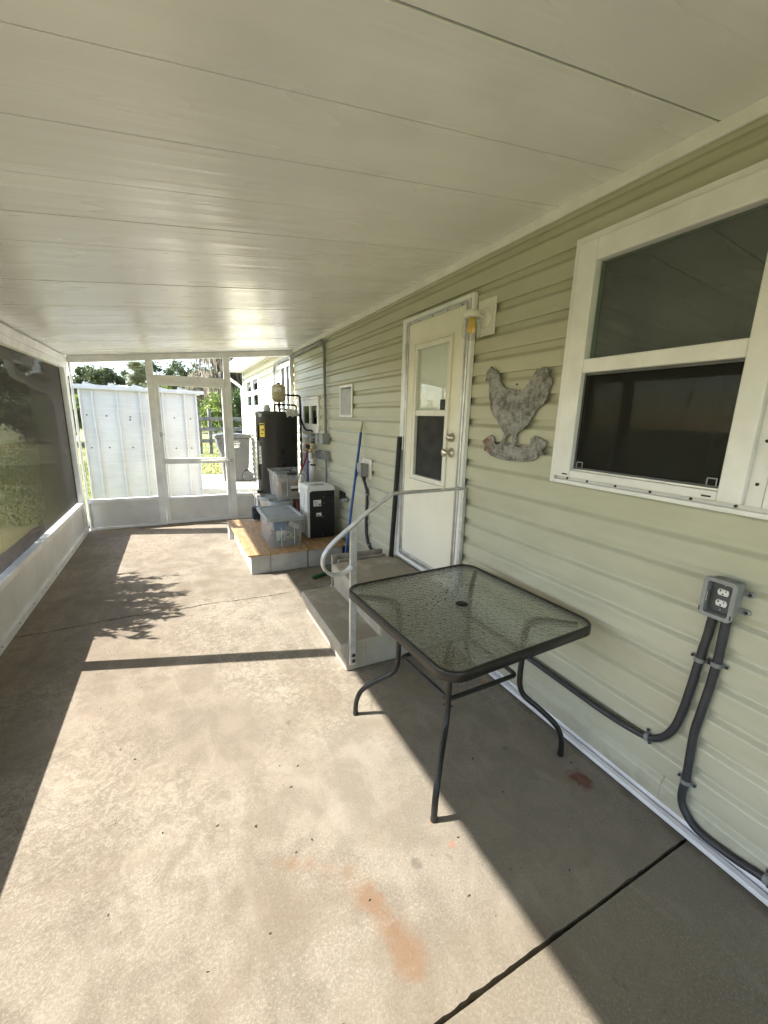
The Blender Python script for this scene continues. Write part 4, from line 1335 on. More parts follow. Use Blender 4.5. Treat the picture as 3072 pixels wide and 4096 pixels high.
o = MB().bar((-.80, 4.30, .285), (-.63, 4.32, .297), .02, .02).build('wood_handle', 'wood_tip', bevel=.004)
item(o, 'pale wooden handle lying low inside the lidded tote', 'handle')
o = box('dark_bundle', (-.72, 4.36, .24), (-.60, 4.75, .44), 'tool_grey', None, .03)
item(o, 'dark bundle filling the back of the lidded tote', 'bundle')

t2 = thing('storage_tote', 'open clear plastic tote with black handles on top of the buckets', 'tote', (-.49, 5.25, .585))
tote(t2, -.485, 4.985, 5.60, .582, .915, .31, .37)
for yy in (4.966, 5.606):
    box('handle', (-.548, yy - .004, .893), (-.428, yy + .018, .925), 'handle_black', t2, .006)
lb = box('label', (-.50, 4.9905, .69), (-.405, 4.9935, .755), 'label_white', t2)
box('label_band', (-.50, 4.9885, .69), (-.405, 4.9902, .722), 'ink', lb)
for xx in (-.545, -.39):
    box('seam_rib', (xx, 4.990, .63), (xx + .003, 4.996, .85), 'label_white', t2)
plain('card_brown', (.30, .19, .115), .85, var=.08)
o = box('cardboard_box', (-.60, 5.04, .590), (-.40, 5.42, .80), 'card_brown', None, .004)
tag(o, 'brown cardboard carton inside the open tote', 'carton')
o = box('grey_pouch', (-.60, 5.45, .60), (-.38, 5.55, .87), 'lid_grey', None, .02)
tag(o, 'grey pouch standing at the back inside the open tote', 'pouch')

def bucket(x, y_, label):
    b_ = thing('bucket', label, 'bucket', (x, y_, ZP), 'lidded buckets under the open tote')
    MB().lathe([(0, ZP), (.130, ZP), (.132, ZP + .01), (.143, ZP + .30), (.150, ZP + .302), (.150, ZP + .325), (.0, ZP + .325)], (x, y_, 0), 'z', 32).build('pail', 'bucket_white', b_)
    MB().lathe([(.156, ZP + .318), (.157, ZP + .352), (.150, ZP + .362), (.132, ZP + .362), (.126, ZP + .350), (.06, ZP + .351), (0, ZP + .351)], (x, y_, 0), 'z', 32).build('lid', 'lid_grey', b_)
    return b_
bucket(-.625, 5.045, 'white bucket with grey lid right behind the lidded tote')
bucket(-.665, 5.375, 'white bucket with grey lid in front of the water heater')
MB().tube(spline([(-.79, 5.375, .49), (-.80, 5.25, .42), (-.795, 5.22, .40), (-.80, 5.375, .40)], 4), .003, 6)
pc = thing('paint_can', 'small dark paint can at the outer back edge of the plywood', 'paint can', (-.835, 5.585, ZP))
MB().lathe([(0, ZP), (.055, ZP), (.057, ZP + .004), (.056, ZP + .012), (.055, ZP + .165), (.058, ZP + .175), (.058, ZP + .18), (.048, ZP + .178), (.044, ZP + .172), (0, ZP + .172)], (-.835, 5.585, 0), 'z', 24).build('can', 'paint_can', pc)
MB().lathe([(.0562, ZP + .0), (.0585, ZP + .002), (.0585, ZP + .014), (.0562, ZP + .016)], (-.835, 5.585, 0), 'z', 24).build('rim', 'steel', pc)

# ------------------------------------------------------------------ portable air conditioner
ac = thing('portable_air_conditioner', 'white and black portable air conditioner standing on the plywood by the wall', 'air conditioner', (-.28, 4.62, ZP))
prof2 = [(-.445, ZP + .012), (-.118, ZP + .012)] + arc((-.16, .786), .042, 0, 90, 6) + arc((-.403, .786), .042, 90, 180, 6)
MB().prism(prof2, lambda a, b: (a, 4.495, b), lambda a, b: (a, 4.80, b)).build('shell', 'ac_white', ac, .012, 3)
ins = [(-.418, ZP + .012), (-.123, ZP + .012), (-.123, .772)] + arc((-.385, .739), .033, 90, 180, 5)
m = MB().prism(prof2, lambda a, b: (a, 4.468, b), lambda a, b: (a, 4.4945, b))
m.build('bezel', 'ac_white', ac, .003)
MB().prism([(x + .0, z) for x, z in ins], lambda a, b: (a, 4.4545, b), lambda a, b: (a, 4.4675, b)).build('back_panel', 'black_plastic', ac, .003)
MB().box((-.43, 4.475, ZP), (-.13, 4.78, ZP + .0115)).build('base', 'black_plastic', ac)
box('back_cover', (-.265, 4.449, ZP + .02), (-.126, 4.4540, .70), 'black_plastic', ac, .002)
for i in range(9):
    box('grille_slat', (-.255, 4.4455, .30 + i * .042), (-.136, 4.4485, .306 + i * .042), 'black_plastic', ac)
l_ = box('rating_label', (-.377, 4.4525, .597), (-.287, 4.4542, .668), 'label_white', ac)
for i in range(6):
    box('print_line', (-.372, 4.4518, .605 + i * .009), (-.31 - .008 * (i % 3), 4.4523, .608 + i * .009), 'ink', l_)
box('print_mark', (-.312, 4.4518, .605), (-.293, 4.4523, .628), 'ink', l_)
l_ = box('rating_label', (-.345, 4.4525, .478), (-.284, 4.4542, .517), 'label_white', ac)
box('print_line', (-.34, 4.4518, .484), (-.305, 4.4523, .497), 'ink', l_)
for xx, z_ in ((-.262, .70), (-.252, .63), (-.27, .47), (-.27, .25)):
    MB().lathe([(0, 4.447), (.004, 4.447), (.0045, 4.4495)], (xx, 0, z_), 'y', 8).build('screw', 'steel', ac)
MB().box((-.38, 4.52, .8285), (-.22, 4.60, .8305)).build('top_louvre', 'lid_grey', ac)
MB().tube(spline([(-.447, 4.62, .40), (-.449, 4.60, .60), (-.447, 4.56, .75), (-.42, 4.55, .82), (-.36, 4.56, .835), (-.28, 4.60, .835), (-.22, 4.62, .835)], 5), .005, 8).build('power_cord', 'label_white', ac)

# ------------------------------------------------------------------ water heater on its stand
ws_ = thing('heater_stand', 'dark block and board stand under the water heater', 'stand', (-.43, 6.1, 0))
box('stand_block', (-.735, 5.80, 0), (-.55, 6.40, .415), 'box_dark', ws_, .006)
box('stand_block', (-.30, 5.80, 0), (-.12, 6.40, .415), 'box_dark', ws_, .006)
box('stand_top', (-.745, 5.785, .4155), (-.11, 6.42, .462), 'board_grey', ws_, .004)
wh = thing('water_heater', 'tall charcoal water heater tank with yellow energy label', 'water heater', (-.415, 6.1, .463))
WX, WY, WR = -.415, 6.10, .290
MB().lathe([(0, .463), (WR - .015, .463), (WR - .002, .472), (WR, .49), (WR, 1.60), (WR + .002, 1.603), (WR + .002, 1.636), (WR - .006, 1.650), (WR - .03, 1.656), (0, 1.656)], (WX, WY, 0), 'z', 56).build('tank', 'heater_grey', wh)
def patch(name, a0, a1, z0, z1, mat, dr=.0015, parent=None, th=.0015):
    m = MB()
    n = 6
    v = []
    for i in range(n + 1):
        a = R(a0 + (a1 - a0) * i / n)
        for r_ in (WR + dr, WR + dr + th):
            for z_ in (z0, z1):
                v.append((WX + r_ * math.cos(a), WY + r_ * math.sin(a), z_))
    f = []
    for i in range(n):
        b = i * 4
        f += [(b + 2, b + 6, b + 7, b + 3), (b + 1, b + 5, b + 4, b), (b, b + 4, b + 6, b + 2), (b + 3, b + 7, b + 5, b + 1)]
    f += [(0, 2, 3, 1), (n * 4, n * 4 + 1, n * 4 + 3, n * 4 + 2)]
    m.add(v, f)
    return m.build(name, mat, parent or wh)
# angles: 270 is toward the camera end (-Y), 180 toward the screen wall (-X)
yl = patch('energy_label', 207, 224, 1.305, 1.49, 'label_yellow')
patch('print_band', 208, 223, 1.462, 1.482, 'ink', .0032, yl, .0006)
patch('print_line', 214, 222, 1.397, 1.414, 'ink', .0032, yl, .0006)
patch('print_line', 208, 223, 1.386, 1.389, 'ink', .0032, yl, .0006)
patch('print_line', 213, 219, 1.342, 1.358, 'ink', .0032, yl, .0006)
wl = patch('warning_label', 200, 209, .93, 1.17, 'label_white')
for i, (za, zc) in enumerate(((1.14, 1.16), (1.09, 1.13), (1.05, 1.08), (1.0, 1.03), (.945, .985))):
    patch('print_mark', 202.5, 206.5, za, zc, 'tool_grey', .0032, wl, .0006)
patch('rating_label', 203, 216, 1.575, 1.622, 'lid_grey')
patch('access_cover', 188, 200, 1.25, 1.46, 'black_plastic', .001, None, .012)
patch('access_cover', 188, 200, .70, .91, 'black_plastic', .001, None, .012)
MB().tube([(WX - .27, WY - .12, .53), (WX - .325, WY - .145, .53)], .013, 10).tube([(WX - .325, WY - .145, .515), (WX - .325, WY - .145, .56)], .009, 8).build('drain_valve', 'black_plastic', wh)
et = thing('expansion_tank', 'small tan expansion tank above the water heater', 'tank', (-.37, 6.1, 1.75))
EX = (-.37, 6.1, 0)
MB().lathe([(0, 1.783), (.03, 1.784), (.07, 1.795), (.093, 1.815), (.100, 1.84), (.100, 1.868), (.097, 1.872), (.100, 1.876), (.101, 1.98), (.095, 2.005), (.075, 2.022), (.04, 2.032), (.0, 2.034)], EX, 'z', 32).build('shell', 'tan_tank', et)
MB().lathe([(0, 2.055), (.022, 2.055), (.026, 2.050), (.028, 2.030), (0, 2.030)], EX, 'z', 16).build('valve_cap', 'black_plastic', et)
MB().lathe([(.018, 1.79), (.018, 1.755), (.026, 1.752), (.026, 1.72), (.0, 1.72)], EX, 'z', 14).build('neck', 'brass', et)
WRs = WR
WX, WY, WR = EX[0], EX[1], .101
el = patch('tank_label', 217, 277, 1.925, 1.985, 'label_white', .001, et)
patch('print_block', 222, 230, 1.965, 1.978, 'ink', .0026, el, .0006)
patch('print_line', 250, 270, 1.934, 1.940, 'ink', .0026, el, .0006)
WX, WY, WR = -.415, 6.10, WRs
def elbow(pts, r, name, mat, parent=None):
    return MB().tube(pts, r, 10).build(name, mat, parent)
def rounded(pts, rad=.03, n=5):
    P = [Vector(p) for p in pts]
    out = [P[0]]
    for a, b, c_ in zip(P, P[1:], P[2:]):
        u, w_ = (a - b).normalized(), (c_ - b).normalized()
        q0, q1 = b + u * rad, b + w_ * rad
        for i in range(n + 1):
            s_ = i / n
            out.append(q0 * (1 - s_) ** 2 + b * 2 * s_ * (1 - s_) + q1 * s_ ** 2)
    return out + [P[-1]]
pp = thing('insulated_pipe', 'black insulated pipe from the tan tank down the wall behind the heater', 'pipe', (-.08, 6.05, .8))
elbow(rounded([(-.266, 6.1, 1.889), (-.075, 6.07, 1.886), (-.075, 6.045, 1.27)]), .014, 'insulation', 'black_rubber', pp)
MB().lathe([(.0145, 1.24), (.019, 1.245), (.019, 1.285), (.0145, 1.29)], (-.075, 6.045, 0), 'z', 12).build('coupling', 'black_plastic', pp)
elbow([(-.075, 6.045, 1.268), (-.072, 6.05, .45)], .0125, 'copper_drop', 'copper', pp)
pp = thing('insulated_pipe', 'black insulated pipe arching over the top of the water heater', 'pipe', (-.3, 6.1, 1.66))
elbow(rounded([(-.455, 6.02, 1.657), (-.455, 6.02, 1.752), (-.12, 6.12, 1.752), (-.105, 6.16, 1.66), (-.105, 6.2, .5)], .025), .0125, 'insulation', 'black_rubber', pp)
MB().tube([(-.37, 6.1, 1.7195), (-.37, 6.06, 1.657)], .016, 10).build('tee', 'black_plastic', pp)
pw = thing('power_cable', 'black power cable looping from the heater top to the wall switch', 'cable', (-.1, 5.9, 1.4))
elbow(spline([(-.20, 6.08, 1.665), (-.13, 6.13, 1.66), (-.07, 6.10, 1.585), (-.055, 5.97, 1.46), (-.055, 5.86, 1.415), (-.055, 5.72, 1.408), (-.06, 5.58, 1.412), (-.06, 5.53, 1.40)], 6), .013, 'cable', 'black_rubber', pw)
o = MB().lathe([(0, 1.6565), (.045, 1.6565), (.050, 1.67), (.050, 1.70), (.035, 1.725), (.034, 1.745), (.0, 1.745)], (-.56, 6.02, 0), 'z', 18).build('glass_jar', 'bag_film')
tag(o, 'squat metal lidded jar on top of the water heater', 'jar')
wr_ = MB().bar((-.54, 5.955, 1.664), (-.46, 5.93, 1.664), .012, .006).lathe([(.011, 1.660), (.020, 1.660), (.020, 1.668), (.011, 1.668), (.011, 1.660)], (-.445, 5.926, 0), 'z', 16).build('wrench', 'steel')
tag(wr_, 'steel ring wrench lying on the water heater top', 'wrench')
# crumpled rag hanging over the tank edge
def rag():
    nx, ny = 16, 12
    v, f = [], []
    r = random.Random(2)
    for j in range(ny):
        for i in range(nx):
            u, w_ = i / (nx - 1), j / (ny - 1)
            a = R(283 + 50 * u)
            d = .10 + .235 * w_
            x, y_ = WX + d * math.cos(a), WY + d * math.sin(a)
            z = 1.668 + .012 * math.sin(i * 1.3 + j) + .01 * r.random() + .02 * (1 - w_)
            if d > WR + .002:
                z -= (d - WR) * 1.8
            v.append((x, y_, z))
    for j in range(ny - 1):
        for i in range(nx - 1):
            f.append((j * nx + i, j * nx + i + 1, (j + 1) * nx + i + 1, (j + 1) * nx + i))
    o = MB().add(v, f, True).build('rag', 'bucket_white')
    sl = o.modifiers.new('solid', 'SOLIDIFY')
    sl.thickness = .003
    return o
tag(rag(), 'crumpled pale plastic sheet draped over the water heater edge', 'rag')

# ------------------------------------------------------------------ wall services between heater and air conditioner
cd = thing('electrical_conduit', 'grey electrical conduit along the porch top turning down to the disconnect box', 'conduit', (-.04, 5.1, 1.4))
elbow(rounded([(-.045, D - .014, 2.485), (-.045, 5.10, 2.500), (-.045, 5.035, 2.42), (-.045, 5.0, 1.40)], .06, 6), .0175, 'tube', 'conduit_light', cd)
for y_, z_ in ((5.027, 2.27), (5.017, 1.85)):
    MB().lathe([(.018, z_ - .02), (.022, z_ - .018), (.022, z_ + .018), (.018, z_ + .02)], (-.045, y_, 0), 'z', 12).build('coupling', 'conduit_light', cd)
clamp(cd, (-.042, 5.2, 2.499), (0, 1, 0), .0175)
clamp(cd, (-.042, 6.2, 2.489), (0, 1, 0), .0175)
db = thing('disconnect_box', 'grey round-faced meter cover and disconnect box where the conduit ends', 'electrical box', (-.06, 5.1, 1.27))
box('box_body', (-.115, 4.915, 1.265), (-.0178, 5.065, 1.397), 'box_grey', db, .006)
box('back_body', (-.06, 5.0655, 1.27), (-.0178, 5.40, 1.385), 'lid_grey', db, .006)
MB().lathe([(0, -.105), (.045, -.105), (.058, -.095), (.06, -.0605), (0, -.0605)], (0, 5.20, 1.327), 'x', 28).build('round_cover', 'box_grey', db)
sb = thing('switch_box', 'small grey wall switch box fed by the black cable', 'electrical box', (-.06, 5.6, 1.2))
box('box_body', (-.085, 5.505, 1.265), (-.0178, 5.62, 1.375), 'box_grey', sb, .005)
box('toggle', (-.10, 5.60, 1.31), (-.0855, 5.618, 1.34), 'lid_grey', sb, .003)
MB().lathe([(.028, 1.264), (.026, 1.245), (.015, 1.20), (.0, 1.20)], (-.052, 5.562, 0), 'z', 14).build('outlet_cone', 'box_dark', sb)
MB().tube([(-.05, 5.504, 1.325), (-.05, 5.41, 1.325)], .014, 10).build('nipple', 'lid_grey', sb)
def small_box(name, y0, y1, z0, z1, label, open_):
    b_ = thing(name, label, 'electrical box', (-.06, (y0 + y1) / 2, z0))
    m = MB()
    m.box((-.095, y0, z0), (-.0178, y0 + .01, z1)).box((-.095, y1 - .01, z0), (-.0178, y1, z1)).box((-.095, y0 + .01, z1 - .01), (-.0178, y1 - .01, z1)).box((-.095, y0 + .01, z0), (-.0178, y1 - .01, z0 + .01))
    m.build('box_body', 'box_grey', b_, .003)
    box('interior', (-.05 if open_ else -.088, y0 + .0105, z0 + .0105), (-.04, y1 - .0105, z1 - .0105), 'black_plastic' if open_ else 'box_dark', b_)
    return b_
small_box('junction_box', 5.155, 5.30, 1.06, 1.172, 'open grey junction box with a dark inside over the white pipe', True)
small_box('junction_box', 4.90, 5.05, 1.065, 1.178, 'grey junction box on a thin conduit nearest the air conditioner', False)
o = MB().tube([(-.05, 4.97, 1.065), (-.05, 4.97, .22)], .0155, 10).build('thin_conduit', 'conduit_light')
tag(o, 'thin grey conduit below the junction box behind the air conditioner', 'conduit')
p1 = thing('water_pipe', 'white pipe with a black band and brass valve top beside the blue hose', 'pipe', (-.09, 5.50, .2))
elbow([(-.10, 5.475, .22), (-.10, 5.475, 1.12)], .029, 'pipe', 'pvc_white', p1)
MB().lathe([(.0295, .985), (.0305, .985), (.0305, 1.005), (.0295, 1.005)], (-.10, 5.475, 0), 'z', 20).build('band', 'black_rubber', p1)
MB().lathe([(0, 1.121), (.02, 1.121), (.02, 1.17), (0, 1.17)], (-.10, 5.475, 0), 'z', 14).build('valve_body', 'brass', p1)
p2 = thing('water_pipe', 'white pipe with a black band below the cream pressure fitting', 'pipe', (-.09, 5.3, .2))
elbow([(-.125, 5.30, .22), (-.125, 5.30, 1.05)], .034, 'pipe', 'pvc_white', p2)
MB().lathe([(.0345, .965), (.0355, .965), (.0355, .985), (.0345, .985)], (-.125, 5.30, 0), 'z', 20).build('band', 'black_rubber', p2)
MB().lathe([(0, 1.18), (.036, 1.18), (.036, 1.20), (.030, 1.21), (.030, 1.23), (.036, 1.235), (.036, 1.255), (0, 1.255)], (-.115, 5.33, 0), 'z', 18).build('fitting', 'tan_tank', p2)
mv = thing('valve_manifold', 'black valve manifold with red handles feeding the red and blue hoses', 'valve', (-.1, 5.55, 1.16))
MB().box((-.12, 5.46, 1.172), (-.075, 5.66, 1.21)).build('manifold', 'black_plastic', mv, .008)
for yy in (5.64, 5.56):
    box('handle', (-.135, yy - .022, 1.2105), (-.095, yy + .022, 1.225), 'red_hose', mv, .004)
    MB().lathe([(0, 1.171), (.013, 1.171), (.014, 1.12), (0, 1.12)], (-.10, yy, 0), 'z', 10).build('spout', 'brass', mv)
o = elbow(spline([(-.10, 5.64, 1.125), (-.12, 5.66, 1.0), (-.17, 5.72, .85), (-.22, 5.80, .6), (-.26, 5.6, .3)], 6), .012, 'red_hose', 'red_hose')
tag(o, 'red supply hose hanging from the valve manifold', 'hose')
o = elbow(spline([(-.10, 5.56, 1.125), (-.11, 5.57, .95), (-.115, 5.565, .7), (-.11, 5.55, .45), (-.12, 5.52, .25)], 6), .013, 'blue_hose', 'blue_hose')
tag(o, 'bright blue supply hose hanging from the valve manifold', 'hose')
sg = thing('spigot', 'small white plug in a dark hole low on the siding behind the blue pole', 'plug', (-.03, 4.33, .66))
box('dark_plate', (-.022, 4.37, .64), (-.0172, 4.56, .75), 'ink', sg)
MB().lathe([(0, -.085), (.018, -.085), (.022, -.06), (.022, -.0178)], (0, 4.33, .672), 'x', 12).build('cap', 'lid_grey', sg)
# ------------------------------------------------------------------ odds and ends by the steps
o = elbow(spline([(-.60, 3.768, .021), (-.52, 3.803, .021), (-.42, 3.84, .021), (-.25, 3.86, .021)], 4), .019, 'green_pole', 'hose_green')
tag(o, 'green pole end lying on the floor behind the steps', 'pole')
def bag():
    v, f = [], []
    r = random.Random(5)
    n, mm = 14, 8
    for j in range(mm):
        for i in range(n):
            a = 2 * math.pi * i / n
            h = j / (mm - 1)
            rr = .055 * math.sin(math.pi * (h * .85 + .12)) * r.uniform(.65, 1.2)
            v.append((-.545 + rr * math.cos(a), 3.30 + 1.3 * rr * math.sin(a), .004 + .12 * h + .008 * r.random()))
    for j in range(mm - 1):
        for i in range(n):
            f.append((j * n + i, j * n + (i + 1) % n, (j + 1) * n + (i + 1) % n, (j + 1) * n + i))
    f.append(tuple(range(n)))
    f.append(tuple((mm - 1) * n + i for i in reversed(range(n))))
    return MB().add(v, f).build('plastic_bag', 'bag_film')
tag(bag(), 'crumpled bluish plastic bag tucked behind the steps', 'bag')
for yy, zt_, x0, lab in ((3.150, .40, -.55, 'weathered board standing on edge tight against the back of the steps'), (3.215, .425, -.585, 'taller weathered board on edge, second behind the steps')):
    o = box('board', (x0, yy, 0), (-.10, yy + .035, zt_), 'board_grey', None, .003)
    tag(o, lab, 'board', 'boards behind the steps')

# ================================================================== OUTSIDE
# ------------------------------------------------------------------ metal shed
sh = thing('metal_shed', 'white ribbed metal garden shed standing just outside the screen door', 'shed', (-2.2, 9.8, -.05))
SY = 8.6
bx = [-3.115, -2.942, -2.591, -2.246, -1.898, -1.544, -1.346]
shed_top = 1.955
for a, b in zip(bx, bx[1:]):
    m = MB()
    w_ = (b - a)
    pts = [(a + .004, SY), (a + .05, SY)]
    if w_ > .25:
        for q in ():
            c_ = a + w_ * q
            pts += [(c_ - .02, SY), (c_ - .012, SY - .006), (c_ + .012, SY - .006), (c_ + .02, SY)]
    pts += [(b - .05, SY), (b - .004, SY), (b - .004, SY + .02), (a + .004, SY + .02)]
    m.prism(pts, lambda x, y_: (x, y_, -.08), lambda x, y_: (x, y_, shed_top))
    m.build('wall_panel', 'shed_white', sh)
for x in bx:
    box('rib', (x - .011, SY - .040, -.08), (x + .011, SY + .021, shed_top - .001), 'shed_white', sh, .004)
for x in (-3.12, -1.345):
    box('side_wall', (x - .008, SY + .0215, -.08), (x + .008, SY + 1.2, shed_top), 'shed_white', sh)
box('back_wall', (-3.11, SY + 1.2, -.08), (-1.355, SY + 1.22, shed_top), 'shed_white', sh)
MB().prism([(-3.20, 1.955), (-1.21, 1.940), (-1.21, 2.000), (-3.20, 2.025)], lambda a, b: (a, SY - .075, b), lambda a, b: (a, SY - .04, b)).build('fascia', 'shed_white', sh, .004)
MB().prism([(-3.19, 2.000), (-1.22, 1.975), (-1.22, 1.996), (-3.19, 2.020)], lambda a, b: (a, SY - .0395, b), lambda a, b: (a, SY + 1.28, b)).build('roof', 'shed_roof', sh)
for i, x in enumerate((-3.05, -2.70, -2.35, -2.0, -1.65)):
    zt_ = 2.022 - (x + 3.19) * .0122
    MB().prism([(0, 0), (.20, -.004), (.012, .055)], lambda a, b: (x + a, SY - .03, zt_ + b), lambda a, b: (x + a, SY + 1.26, zt_ + b)).build('roof_rib', 'shed_roof', sh)
for x, z_ in [(-3.05, 1.53), (-2.77, 1.52), (-2.42, 1.51), (-2.43, 1.46), (-1.73, 1.51), (-1.46, 1.50), (-3.04, .98), (-2.78, .98), (-2.43, .98), (-1.74, .96), (-1.48, .96), (-2.1, 1.52), (-2.1, .97)]:
    MB().lathe([(0, SY - .009), (.010, SY - .008), (.013, SY - .0005)], (x, 0, z_), 'y', 8).build('screw', 'screw', sh)

# ------------------------------------------------------------------ wheeled trash bin
tr = thing('trash_bin', 'grey wheeled trash bin with white lettering on the concrete pad', 'bin', (-.5, 10.85, -.015))
side = [(-.885, 1.045), (-.872, .90), (-.86, .85), (-.80, .67), (-.775, .5), (-.752, -.013), (-.35, -.013), (-.30, .02), (-.285, .20), (-.25, .27), (-.17, .30), (-.155, .5), (-.135, .91), (-.115, 1.045)]
BY0, BY1 = 10.55, 11.12
def bfn(yy, sgn):
    return lambda a, b: (a, yy + sgn * .05 * (1 - b / 1.05), b)
MB().prism(side, bfn(BY0, 1), bfn(BY1, -1)).build('body', 'bin_grey', tr, .02, 3)
MB().prism([(-.925, 1.043), (-.93, 1.09), (-.90, 1.115), (-.70, 1.145), (-.35, 1.145), (-.12, 1.12), (-.075, 1.095), (-.08, 1.047)], lambda a, b: (a, BY0 - .025, b), lambda a, b: (a, BY1 + .025, b)).build('lid', 'bin_grey', tr, .015, 3)
MB().tube([(-.06, BY0 + .03, 1.10), (-.03, BY0 + .05, 1.12), (-.03, BY1 - .05, 1.12), (-.06, BY1 - .03, 1.10)], .016, 10).build('handle', 'bin_grey', tr)
for yy in (BY0 + .012, BY1 - .042):
    wl_ = MB().lathe([(.0, yy - .022), (.02, yy - .022), (.03, yy - .012), (.095, yy - .012), (.10, yy - .02), (.127, yy - .02), (.130, yy - .01), (.130, yy + .03), (.0, yy + .03)], (-.205, 0, .117), 'y', 28).build('wheel', 'box_dark', tr)
    for k in range(8):
        a = R(k * 45)
        MB().bar((-.205 + .03 * math.cos(a), yy - .016, .117 + .03 * math.sin(a)), (-.205 + .095 * math.cos(a), yy - .016, .117 + .095 * math.sin(a)), .006, .014, (0, 1, 0)).build('spoke', 'bin_grey', wl_)
def text_part(txt, x, y_, z, size, mat, parent, name='lettering'):
    c_ = bpy.data.curves.new(name, 'FONT')
    c_.body = txt
    c_.size = size
    c_.extrude = .001
    c_.align_x = 'LEFT'
    o_ = bpy.data.objects.new(name, c_)
    link(o_)
    me_ = bpy.data.meshes.new_from_object(o_.evaluated_get(bpy.context.evaluated_depsgraph_get()))
    bpy.data.objects.remove(o_)
    for v_ in me_.vertices:
        a, b, d = v_.co
        v_.co = (x + a + b * .12, y_ - d + (.05 * (1 - (z + b) / 1.05)), z + b)
    me_.materials.clear()
    me_.materials.append(M[mat])
    return par(link(bpy.data.objects.new(name, me_)), parent)
text_part('Sumter', -.60, BY0 - .003, .895, .085, 'text_white', tr)
text_part('County', -.60, BY0 - .003, .845, .075, 'text_white', tr)
MB().prism([(-.62, .822), (-.45, .815), (-.355, .832), (-.45, .838), (-.62, .835)], lambda a, b: (a, BY0 + .005, b), lambda a, b: (a, BY0 + .012, b)).build('swoosh', 'text_white', tr)
MB().prism([(-.60, .962), (-.38, .968), (-.38, .974), (-.60, .970)], lambda a, b: (a, BY0 - .001, b), lambda a, b: (a, BY0 + .008, b)).build('swoosh', 'text_white', tr)

# garden hose loop on the pad outside the end wall
o = MB().tube(spline([(-.95, 7.6, .0), (-.6, 7.75, .005), (-.2, 7.75, .005), (-.12, 7.4, .005), (-.5, 7.25, .005), (-.9, 7.4, .005)], 6), .011, 8).build('garden_hose', 'hose_green')
tag(o, 'green garden hose lying on the concrete pad outside the end wall', 'hose')
# conduit on the sunlit wall outside
cx = thing('electrical_conduit', 'grey conduit on the sunlit outside wall above the expansion tank', 'conduit', (-.04, 7.9, 1.2))
elbow(rounded([(-.045, D + .06, 2.49), (-.045, 7.85, 2.50), (-.045, 7.93, 2.40), (-.045, 7.95, 1.1)], .07, 6), .02, 'tube', 'conduit_light', cx)
clamp(cx, (-.042, 7.6, 2.498), (0, 1, 0), .02)
clamp(cx, (-.042, 7.3, 2.496), (0, 1, 0), .02)

# ------------------------------------------------------------------ corral fence beyond the pad
fe = thing('rail_fence', 'weathered grey wooden rail fence across the lawn behind the trash bin', 'fence', (.8, 19.6, -.1))
for i, x in enumerate((-.83, -.42, 1.7, 4.0)):
    MB().tube([(x, 19.6, -.15), (x + .02, 19.6, 1.0), (x - .03 + .05 * i, 19.6, 1.88 - .06 * i)], .075, 8).build('post', 'fence_wood', fe)
for j, z_ in enumerate((1.40, .96, .44)):
    xs = (-.83, 1.7, 4.0, 6.4)
    for i, (a, b) in enumerate(zip(xs, xs[1:])):
        MB().bar((a - .1, 19.5, z_ + rnd.uniform(-.03, .03)), (b + .1, 19.5, z_ + rnd.uniform(-.05, .03)), .05, .15).build('rail', 'fence_wood', fe, .01)

# ------------------------------------------------------------------ foliage
def leaves(seed, blobs, n, size, mat, name, aspect=.5, droop=0.0, shell=.5):
    """n small bent leaf faces spread through a set of ellipsoids (cx,cy,cz,rx,ry,rz)"""
    r = np.random.default_rng(seed)
    B = np.array(blobs, float)
    vol = B[:, 3] * B[:, 4] * B[:, 5]
    idx = r.choice(len(B), n, p=vol / vol.sum())
    d = r.normal(size=(n, 3))
    d /= np.linalg.norm(d, axis=1, keepdims=True)
    rad = r.random(n) ** shell
    # lumpy outline
    lump = .82 + .30 * np.sin(d[:, 0] * 7 + idx) * np.sin(d[:, 1] * 6 + 2 * idx) + .16 * np.sin(d[:, 2] * 11 + idx * 3)
    C = B[idx, :3] + d * B[idx, 3:6] * (rad * lump)[:, None]
    a = r.normal(size=(n, 3)) + np.array([0, 0, -droop])
    a /= np.linalg.norm(a, axis=1, keepdims=True)
    b = np.cross(a, r.normal(size=(n, 3)))
    b /= np.linalg.norm(b, axis=1, keepdims=True)
    L = size * r.uniform(.6, 1.4, n)[:, None]
    nrm = np.cross(a, b)
    V = np.stack([C - a * L, C + b * L * aspect + nrm * L * .15, C + a * L, C - b * L * aspect + nrm * L * .15], 1).reshape(-1, 3)
    F = np.arange(4 * n).reshape(-1, 4)
    return npmesh(name, V, F, mat)
def limbs(seed, base, tips, r0, name, mat, parent, wob=.25):
    rr = random.Random(seed)
    m = MB()
    base = Vector(base)
    fork = base + Vector((rr.uniform(-.3, .3), rr.uniform(-.3, .3), .38 * (max(t_[2] for t_ in tips) - base.z)))
    m.tube(spline([base, base * .5 + fork * .5 + Vector((rr.uniform(-wob, wob) * .4, 0, 0)), fork], 4), [r0 * (1 - .4 * i / 8) for i in range(9)], 9)
    for t_ in tips:
        t_ = Vector(t_)
        mid = fork * .55 + t_ * .45 + Vector((rr.uniform(-wob, wob), rr.uniform(-wob, wob), rr.uniform(0, wob) * 1.5))
        pts = spline([fork, mid, t_], 5)
        m.tube(pts, [r0 * .55 * (1 - .85 * i / (len(pts) - 1)) for i in range(len(pts))], 6)
        for k in (4, 6, 8):
            q = pts[min(k, len(pts) - 2)]
            e = q + Vector((rr.uniform(-1, 1), rr.uniform(-1, 1), rr.uniform(-.1, .9))) * (t_ - fork).length * .35
            m.tube([q, (q + e) / 2 + Vector((0, 0, .1)), e], [r0 * .22, r0 * .13, r0 * .05], 5)
    return m.build(name, mat, parent)
